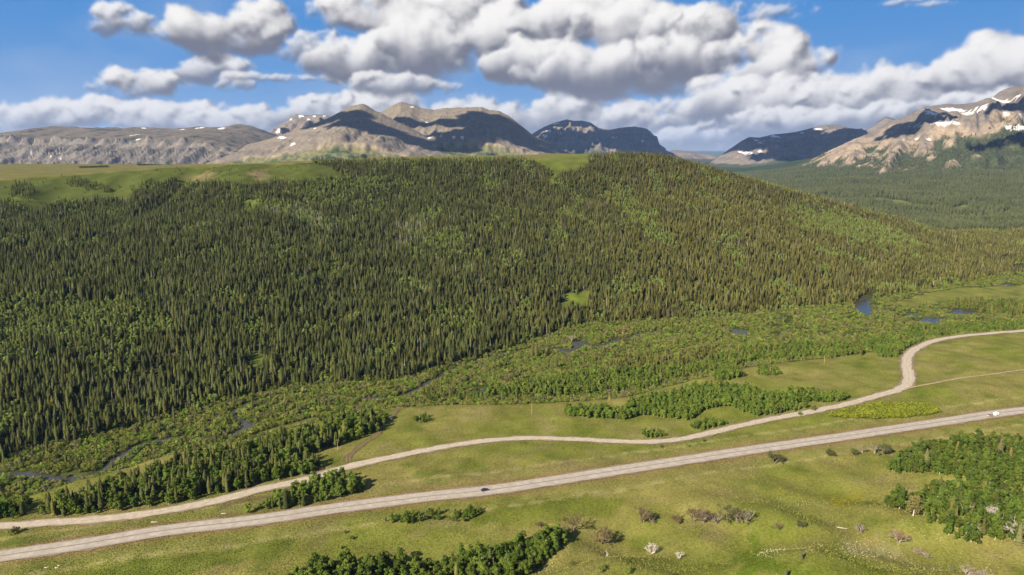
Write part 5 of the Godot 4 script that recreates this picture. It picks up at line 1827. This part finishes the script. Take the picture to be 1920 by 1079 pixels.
const BLUFF_TREES1 := [-961.6, -1311.6, -986.1, -1359.6, -976.8, -1382.3, -930.0, -1339.0, -901.8, -1301.4, -910.3, -1274.7]
const BLUFF_TREES2 := [-880.9, -1368.9, -899.2, -1389.5, -874.3, -1398.4, -809.3, -1359.8, -786.3, -1363.3, -791.7, -1335.6, -827.0, -1343.3]
const BLUFF_TREES3 := [-2014.1, -3189.4, -2011.7, -3189.4, -2011.7, -3189.0]
const GAP_MEADOW := [63.4, -878.8, 72.4, -924.7, 94.8, -952.0, 117.9, -961.0, 112.7, -928.5, 93.3, -896.3]
const GAP_GULLY := [30.5, -1591.7, 71.8, -1872.7, 205.4, -2062.3, 187.8, -1631.8, 168.9, -1591.8, 138.6, -1566.0, 107.4, -1549.5, 94.9, -1498.2, 78.5, -1493.2, 83.3, -1546.1, 54.4, -1573.8]
const GAP_SMALL := [-260.6, -636.7, -266.1, -666.5, -255.7, -673.4, -246.5, -652.7, -250.6, -637.5]
const GAP_SMALL2 := [-479.1, -1202.4, -484.1, -1247.5, -456.7, -1247.1, -441.5, -1202.9, -453.4, -1188.7]
const MEADOW_FAR := [559.7, -977.6, 638.4, -1039.4, 726.9, -1087.0, 891.0, -1120.4, 809.8, -1014.3, 734.6, -999.4, 663.0, -999.9, 609.9, -971.3, 562.4, -949.2]
const MARSH_CONIFERS := [92.5, -667.0, 107.6, -696.3, 157.8, -719.8, 218.8, -729.2, 218.0, -696.3, 179.6, -667.5, 128.0, -653.4]
const MEADOW_VALLEY1 := [1522.3, -2973.1, 1591.8, -2974.1, 1576.4, -2706.0, 1582.4, -2527.5, 1506.5, -2482.4, 1438.6, -2570.0]
const MEADOW_VALLEY2 := [1589.8, -2485.5, 1677.5, -2568.7, 1778.3, -2642.5, 1659.0, -2491.0, 1581.7, -2432.8]
const PLATEAU_SHRUBS1 := [-1696.0, -2706.4, -1690.7, -2894.0, -1523.7, -2624.3, -1542.8, -2476.1]
const PLATEAU_SHRUBS2 := [-1782.1, -3290.1, -1498.8, -3049.0, -1537.7, -3116.9, -1570.5, -2910.5]
const MEADOW_SMALL := [95.0, -645.9, 102.8, -663.0, 117.1, -667.8, 117.9, -650.4, 107.4, -640.6]
const MEADOW_STRIP := [-195.8, -512.5, -204.4, -501.4, -198.8, -497.6, -172.1, -518.6, -159.2, -534.3, -165.1, -539.3]
const SHRUBS_UP_LEFT := [-649.2, -766.9, -520.2, -775.9, -375.5, -731.1, -342.7, -672.6, -425.2, -649.0, -459.6, -629.4, -515.2, -596.2]
const SHRUBS_A := [-428.5, -1320.5, -337.0, -1364.6, -219.6, -1423.4, -192.3, -1381.3, -286.0, -1318.7, -347.3, -1241.0, -382.8, -1231.9]
const SHRUBS_B := [186.8, -1510.2, 262.1, -1542.2, 270.0, -1448.3, 293.6, -1248.4, 256.8, -1164.7, 223.6, -1300.7, 200.0, -1430.7]
const SHRUBS_C := [611.5, -1540.7, 762.2, -1633.5, 897.1, -1546.4, 821.1, -1371.8, 676.3, -1344.9, 620.3, -1416.2]
const SHRUBS_D := [-156.9, -1111.8, -89.1, -1138.0, -65.3, -1036.9, -109.0, -985.8]
const SHRUBS_E := [-516.1, -1255.6, -383.9, -1235.9, -287.7, -1150.3, -309.5, -1098.5, -445.8, -1193.6]
const DEAD_STAND := [-443.3, -1186.4, -375.2, -1205.6, -287.7, -1150.3, -286.9, -1076.3, -365.6, -1114.8]
const DEAD_STAND2 := [-201.2, -1170.4, -148.4, -1187.9, -132.3, -1051.7, -179.8, -1038.0]
const FLOWERS1 := [154.9, -299.5, 168.4, -316.1, 187.9, -317.1, 199.5, -308.6, 189.7, -300.5, 162.6, -293.9]
const FLOWERS2 := [115.7, -294.2, 125.8, -310.5, 136.2, -306.8, 128.4, -286.9, 118.5, -285.5]
const FLOWERS3 := [126.9, -351.2, 142.5, -365.4, 161.7, -366.7, 182.5, -357.8, 174.0, -352.7, 143.6, -352.0]
const FLOWERS4 := [202.9, -325.4, 213.4, -319.8, 221.9, -310.9, 211.1, -310.5, 200.2, -320.3]
const FLOWERS5 := [10.6, -306.4, 21.8, -316.0, 28.1, -327.6, 33.8, -327.7, 24.0, -308.0, 12.6, -289.8]
const YELLOW1 := [179.3, -357.6, 188.5, -370.6, 201.0, -370.6, 202.7, -364.6, 190.4, -355.5]
const YELLOW2 := [157.4, -371.9, 162.5, -376.7, 169.3, -377.6, 164.7, -370.3]
const YELLOW3 := [172.9, -314.0, 181.1, -319.5, 188.1, -312.4, 184.9, -311.3]
const DRY1 := [-102.8, -379.6, -53.8, -399.4, 13.9, -414.7, 79.5, -432.1, 124.3, -437.4, 83.9, -416.9, 13.3, -394.6, -51.0, -376.0]
const DRY2 := [124.3, -437.4, 206.8, -460.4, 269.6, -478.1, 267.2, -473.5, 162.1, -441.3]
const DRY3 := [-203.8, -375.6, -167.4, -364.7, -142.8, -383.6, -118.8, -391.2, -120.1, -384.2, -149.4, -366.6, -164.8, -358.5]
const GREEN1 := [-275.0, -333.4, -252.6, -334.4, -232.2, -334.2, -250.2, -322.8, -265.0, -320.1]
const GREEN2 := [129.6, -321.6, 113.4, -305.3, 102.1, -279.7, 140.0, -268.4, 142.6, -274.2, 121.3, -280.1, 128.2, -309.8]
const GREEN3 := [-66.4, -393.8, -58.0, -405.7, -33.5, -398.4, -42.7, -388.7]
const GREEN4 := [-213.2, -295.5, -186.3, -307.8, -147.8, -317.5, -118.0, -327.0, -108.8, -315.4, -146.4, -301.8, -164.3, -285.4]
const GREEN5 := [-30.2, -354.0, -6.3, -371.9, 44.5, -374.9, 68.3, -365.8, 57.2, -353.1, 11.6, -339.5, -20.3, -339.5]
const SLUMP1 := [-665.0, -1402.7, -663.6, -1424.5, -611.2, -1405.0, -579.6, -1354.4, -607.7, -1357.6, -654.3, -1401.5]
const SLUMP2 := [-507.0, -1355.2, -521.8, -1419.1, -511.3, -1438.8, -493.7, -1398.7, -491.8, -1355.7]
const CAR_AT := [-18.8, -376.7, -13.8, -378.8]
const PICKUP_AT := [365.9, -494.3, 369.0, -495.2]
const TRAILER_AT := [371.1, -495.9, 374.6, -497.3]
const SIGN_WHITE_AT := [299.6, -486.9]
const SIGN_BLUE_AT := [300.7, -472.8]
const MARKER_AT := [-11.4, -374.1]
const WHITE_BOX_AT := [-97.7, -506.5]
const POLES_AT := [-121.2, -443.5, 15.8, -515.1, 82.2, -548.5, 310.8, -651.6, 243.1, -614.7]
const LOGS_AT := [-222.5, -300.4, -222.6, -302.2, -254.7, -348.1, -196.6, -343.1, -227.6, -300.6, 171.5, -324.5, -162.1, -351.9]
const SNAGS_AT := [243.2, -427.4, 235.5, -428.5, 69.8, -770.8, 134.5, -801.0]
const DEADS_AT := [32.8, -336.1, 47.2, -328.6, 72.0, -343.8, 76.7, -342.6, 89.9, -341.3, 98.6, -339.4, 103.3, -337.4, 110.2, -336.5, 116.6, -336.1, 120.5, -334.1, 125.5, -332.4, 70.6, -313.3, 48.1, -312.4, 82.4, -304.4, 138.0, -322.9, 149.1, -321.5, 180.4, -322.7, 194.9, -312.1, 200.1, -305.0, 202.4, -301.0, 198.6, -268.2, 203.2, -265.2, 171.9, -416.3, 212.3, -425.4, 228.2, -424.7, 249.3, -428.1, 247.9, -305.3, 249.8, -325.0, 238.4, -328.3, 233.2, -314.0, 26.3, -333.6, 14.5, -338.0]
const FIRS_AT := [196.9, -274.5, 260.9, -400.2, 314.3, -410.3, 323.9, -413.4, 245.9, -300.6, 243.4, -422.6, 26.3, -703.6, 21.7, -703.9, 30.1, -711.7, 39.0, -727.4, 131.8, -281.1, 121.2, -271.6]
const LIMBER_AT := [210.5, -327.8]
const BUSHES_AT := [-270.2, -338.0, 122.4, -444.1, 135.7, -452.0, 223.2, -499.8, 238.9, -510.3, 239.9, -527.3, 103.7, -443.4, -87.6, -317.4, -84.2, -326.6, -89.1, -332.8, 29.9, -300.0, 41.4, -280.3, 71.7, -276.7, 52.9, -277.0]
const CLOUDS := [-37.39, 0.39, 5.07, 1.08, 1.00, 0.50, -32.06, 0.49, 5.93, 1.19, 1.00, 0.50, -25.71, 0.45, 6.50, 1.30, 1.00, 0.50, -18.57, 0.63, 7.01, 1.49, 1.00, 0.50, -11.22, 0.91, 7.38, 1.74, 1.00, 0.50, -2.62, 0.67, 8.03, 1.79, 1.00, 0.85, 5.23, 0.92, 8.00, 1.95, 1.00, 0.90, 12.51, 0.15, 7.76, 1.72, 1.00, 1.00, 19.40, -0.06, 7.37, 1.47, 1.00, 1.10, 26.06, 0.52, 7.61, 1.37, 1.00, 1.10, 31.99, 1.22, 6.98, 1.40, 1.00, 1.00, -35.26, 1.59, 3.63, 1.58, 0.90, 0.35, -32.83, 2.06, 3.10, 1.65, 1.00, 0.30, -30.26, 2.55, 2.51, 1.36, 1.10, 0.20, -27.81, 2.17, 2.97, 1.49, 1.00, 0.35, -25.03, 2.07, 3.28, 1.62, 1.00, 0.30, -22.30, 2.11, 3.38, 1.51, 1.00, 0.35, -19.26, 2.16, 3.49, 1.48, 0.90, 0.40, -15.67, 2.60, 4.01, 1.77, 0.90, 0.50, -12.98, 3.45, 3.01, 1.55, 1.00, 0.25, -10.29, 3.28, 3.93, 1.75, 1.00, 0.30, -2.61, 2.49, 4.91, 2.01, 0.90, 0.70, 1.74, 2.20, 5.81, 2.01, 0.95, 0.65, 6.49, 2.60, 6.20, 2.21, 0.95, 0.65, 11.61, 1.74, 6.07, 2.08, 0.95, 0.80, 15.68, 2.40, 5.07, 2.11, 1.00, 0.70, 12.91, 0.48, 5.16, 1.29, 0.90, 0.90, 18.17, 0.88, 6.21, 1.49, 0.95, 1.05, -27.69, 4.54, 3.05, 1.49, 1.00, 0.45, -22.76, 5.63, 2.85, 1.58, 0.85, 0.60, -21.35, 4.85, 1.37, 0.88, 0.70, 0.60, -28.52, 8.57, 2.43, 1.40, 0.85, 0.80, -22.22, 7.89, 4.46, 2.39, 1.00, 0.80, -19.16, 9.27, 2.71, 2.13, 1.15, 0.15, -15.59, 7.67, 3.04, 1.44, 0.70, 0.60, -17.49, 5.35, 4.79, 0.54, 0.60, 0.50, -13.28, 10.12, 3.00, 2.06, 0.95, 0.30, -8.39, 10.20, 5.94, 2.64, 1.00, 0.40, -3.38, 10.37, 4.46, 2.68, 1.00, 0.30, -11.41, 6.62, 5.42, 2.52, 1.00, 0.75, -6.81, 7.26, 3.98, 3.63, 1.05, 0.70, -9.40, 4.93, 5.04, 1.31, 0.85, 0.75, 0.00, 8.51, 5.59, 3.35, 1.10, 0.40, 4.65, 9.66, 5.12, 3.11, 1.10, 0.25, 9.26, 9.03, 5.04, 3.29, 1.10, 0.35, 13.76, 8.50, 4.07, 2.78, 1.00, 0.40, 2.57, 6.34, 6.03, 2.59, 1.20, 1.10, 8.11, 5.88, 8.15, 2.91, 1.30, 1.15, 13.45, 6.57, 4.20, 2.57, 1.20, 1.10, 18.92, 7.15, 3.91, 2.55, 1.00, 0.40, 20.57, 5.18, 4.25, 2.83, 1.00, 0.60, 17.63, 3.18, 5.61, 2.50, 1.10, 0.80, 22.56, 3.47, 4.96, 2.38, 1.00, 0.40, 26.48, 3.55, 5.11, 2.27, 1.00, 0.30, 30.11, 3.97, 4.86, 2.34, 1.00, 0.30, 33.72, 4.84, 4.92, 2.64, 1.10, 0.20, 36.79, 5.32, 4.65, 2.63, 1.10, 0.20, 21.58, 1.73, 6.81, 1.60, 1.00, 1.05, 25.24, 1.76, 6.54, 1.54, 1.00, 1.05, 29.32, 2.14, 6.00, 1.38, 1.00, 0.90, 33.35, 2.79, 4.61, 1.36, 1.00, 0.80, 16.06, 9.77, 4.63, 1.09, 0.35, 0.20, 19.48, 9.95, 2.86, 0.82, 0.30, 0.20, 28.21, 10.03, 1.48, 0.44, 0.40, 0.20, 30.31, 9.70, 1.26, 0.39, 0.40, 0.20]
const MESA_SNOW := [-4473.6, 192.9, -6456.0, 50.4, 15.1, -4205.5, 164.4, -6344.0, 24.8, 9.9, -4106.8, 135.8, -6336.0, 19.8, 9.9, -3773.4, 360.2, -7024.0, 21.9, 16.4, -3593.1, 313.4, -6728.0, 31.5, 13.1]
const MESA_BACK_SNOW := [-3960.8, 453.9, -8396.0, 78.7, 16.4, -3792.5, 476.7, -8524.0, 66.5, 20.0, -3446.9, 456.2, -8268.0, 96.8, 25.8, -3032.5, 363.1, -7924.0, 43.3, 43.3, -3223.5, 163.2, -7580.0, 88.8, 23.7]
const PEAK_DIM_SNOW := [-5508.0, 532.0, -10464.0, 40.8, 12.3]
const PEAK_SNOW_SNOW := [-2948.4, 453.2, -8804.0, 55.0, 48.1, -2806.3, 656.5, -9372.0, 73.2, 36.6, -2622.3, 648.5, -9348.0, 58.4, 21.9, -2910.7, 609.4, -9244.0, 36.1, 21.6, -2490.8, 657.3, -9388.0, 66.0, 22.0, -2686.2, 610.5, -9268.0, 28.9, 28.9]
const PYRAMID_SNOW := [-1806.9, 403.7, -6420.0, 20.0, 10.0, -2120.3, 322.9, -6436.0, 90.4, 20.1, -1920.0, 261.8, -6100.0, 42.9, 23.8]
const SUMMIT_SNOW := [-1029.8, 643.3, -7244.0, 33.9, 11.3, -853.0, 479.8, -7020.0, 32.9, 13.7, -770.4, 331.0, -6604.0, 51.6, 20.6, -667.9, 344.3, -6540.0, 15.3, 20.4, -542.2, 329.4, -6524.0, 25.5, 25.5, -462.1, 329.3, -6516.0, 10.2, 10.2]
const RANGE_DARK_SNOW := [547.9, 495.7, -10284.0, 80.3, 24.1, 471.1, 419.7, -10300.0, 48.2, 40.2, 670.0, 612.9, -10756.0, 84.0, 21.0, 695.7, 454.2, -10148.0, 63.4, 19.8, 1509.8, 398.9, -10420.0, 24.4, 24.4, 1880.0, 339.4, -10052.0, 15.7, 23.5, 1233.1, 362.7, -10100.0, 15.8, 23.7]
const RANGE_BLUE_SNOW := [3027.1, 183.3, -8984.0, 56.1, 28.1, 3285.5, 344.4, -9400.0, 44.0, 22.0, 3248.6, 306.2, -9128.0, 28.5, 21.4, 3565.4, 394.5, -9448.0, 66.4, 36.9, 3160.5, 196.9, -8840.0, 41.4, 20.7, 4131.7, 495.2, -9528.0, 59.5, 18.6, 3948.0, 445.3, -9512.0, 44.6, 14.9, 3403.8, 332.5, -9064.0, 28.3, 21.2]
const MASSIF_SNOW := [3379.7, 495.6, -5564.0, 65.2, 26.1, 3791.0, 547.3, -6036.0, 117.8, 33.0, 3216.3, 404.5, -5228.0, 81.6, 20.4, 3054.4, 282.7, -5132.0, 20.0, 12.0, 3361.8, 520.5, -5716.0, 13.4, 22.3, 3701.9, 468.7, -5276.0, 57.7, 24.7, 4210.4, 650.9, -5892.0, 13.8, 64.4, 3520.2, 359.9, -4924.0, 76.9, 26.9, 3833.7, 503.9, -5884.0, 45.9, 18.4, 3750.1, 542.9, -5604.0, 21.9, 13.1]
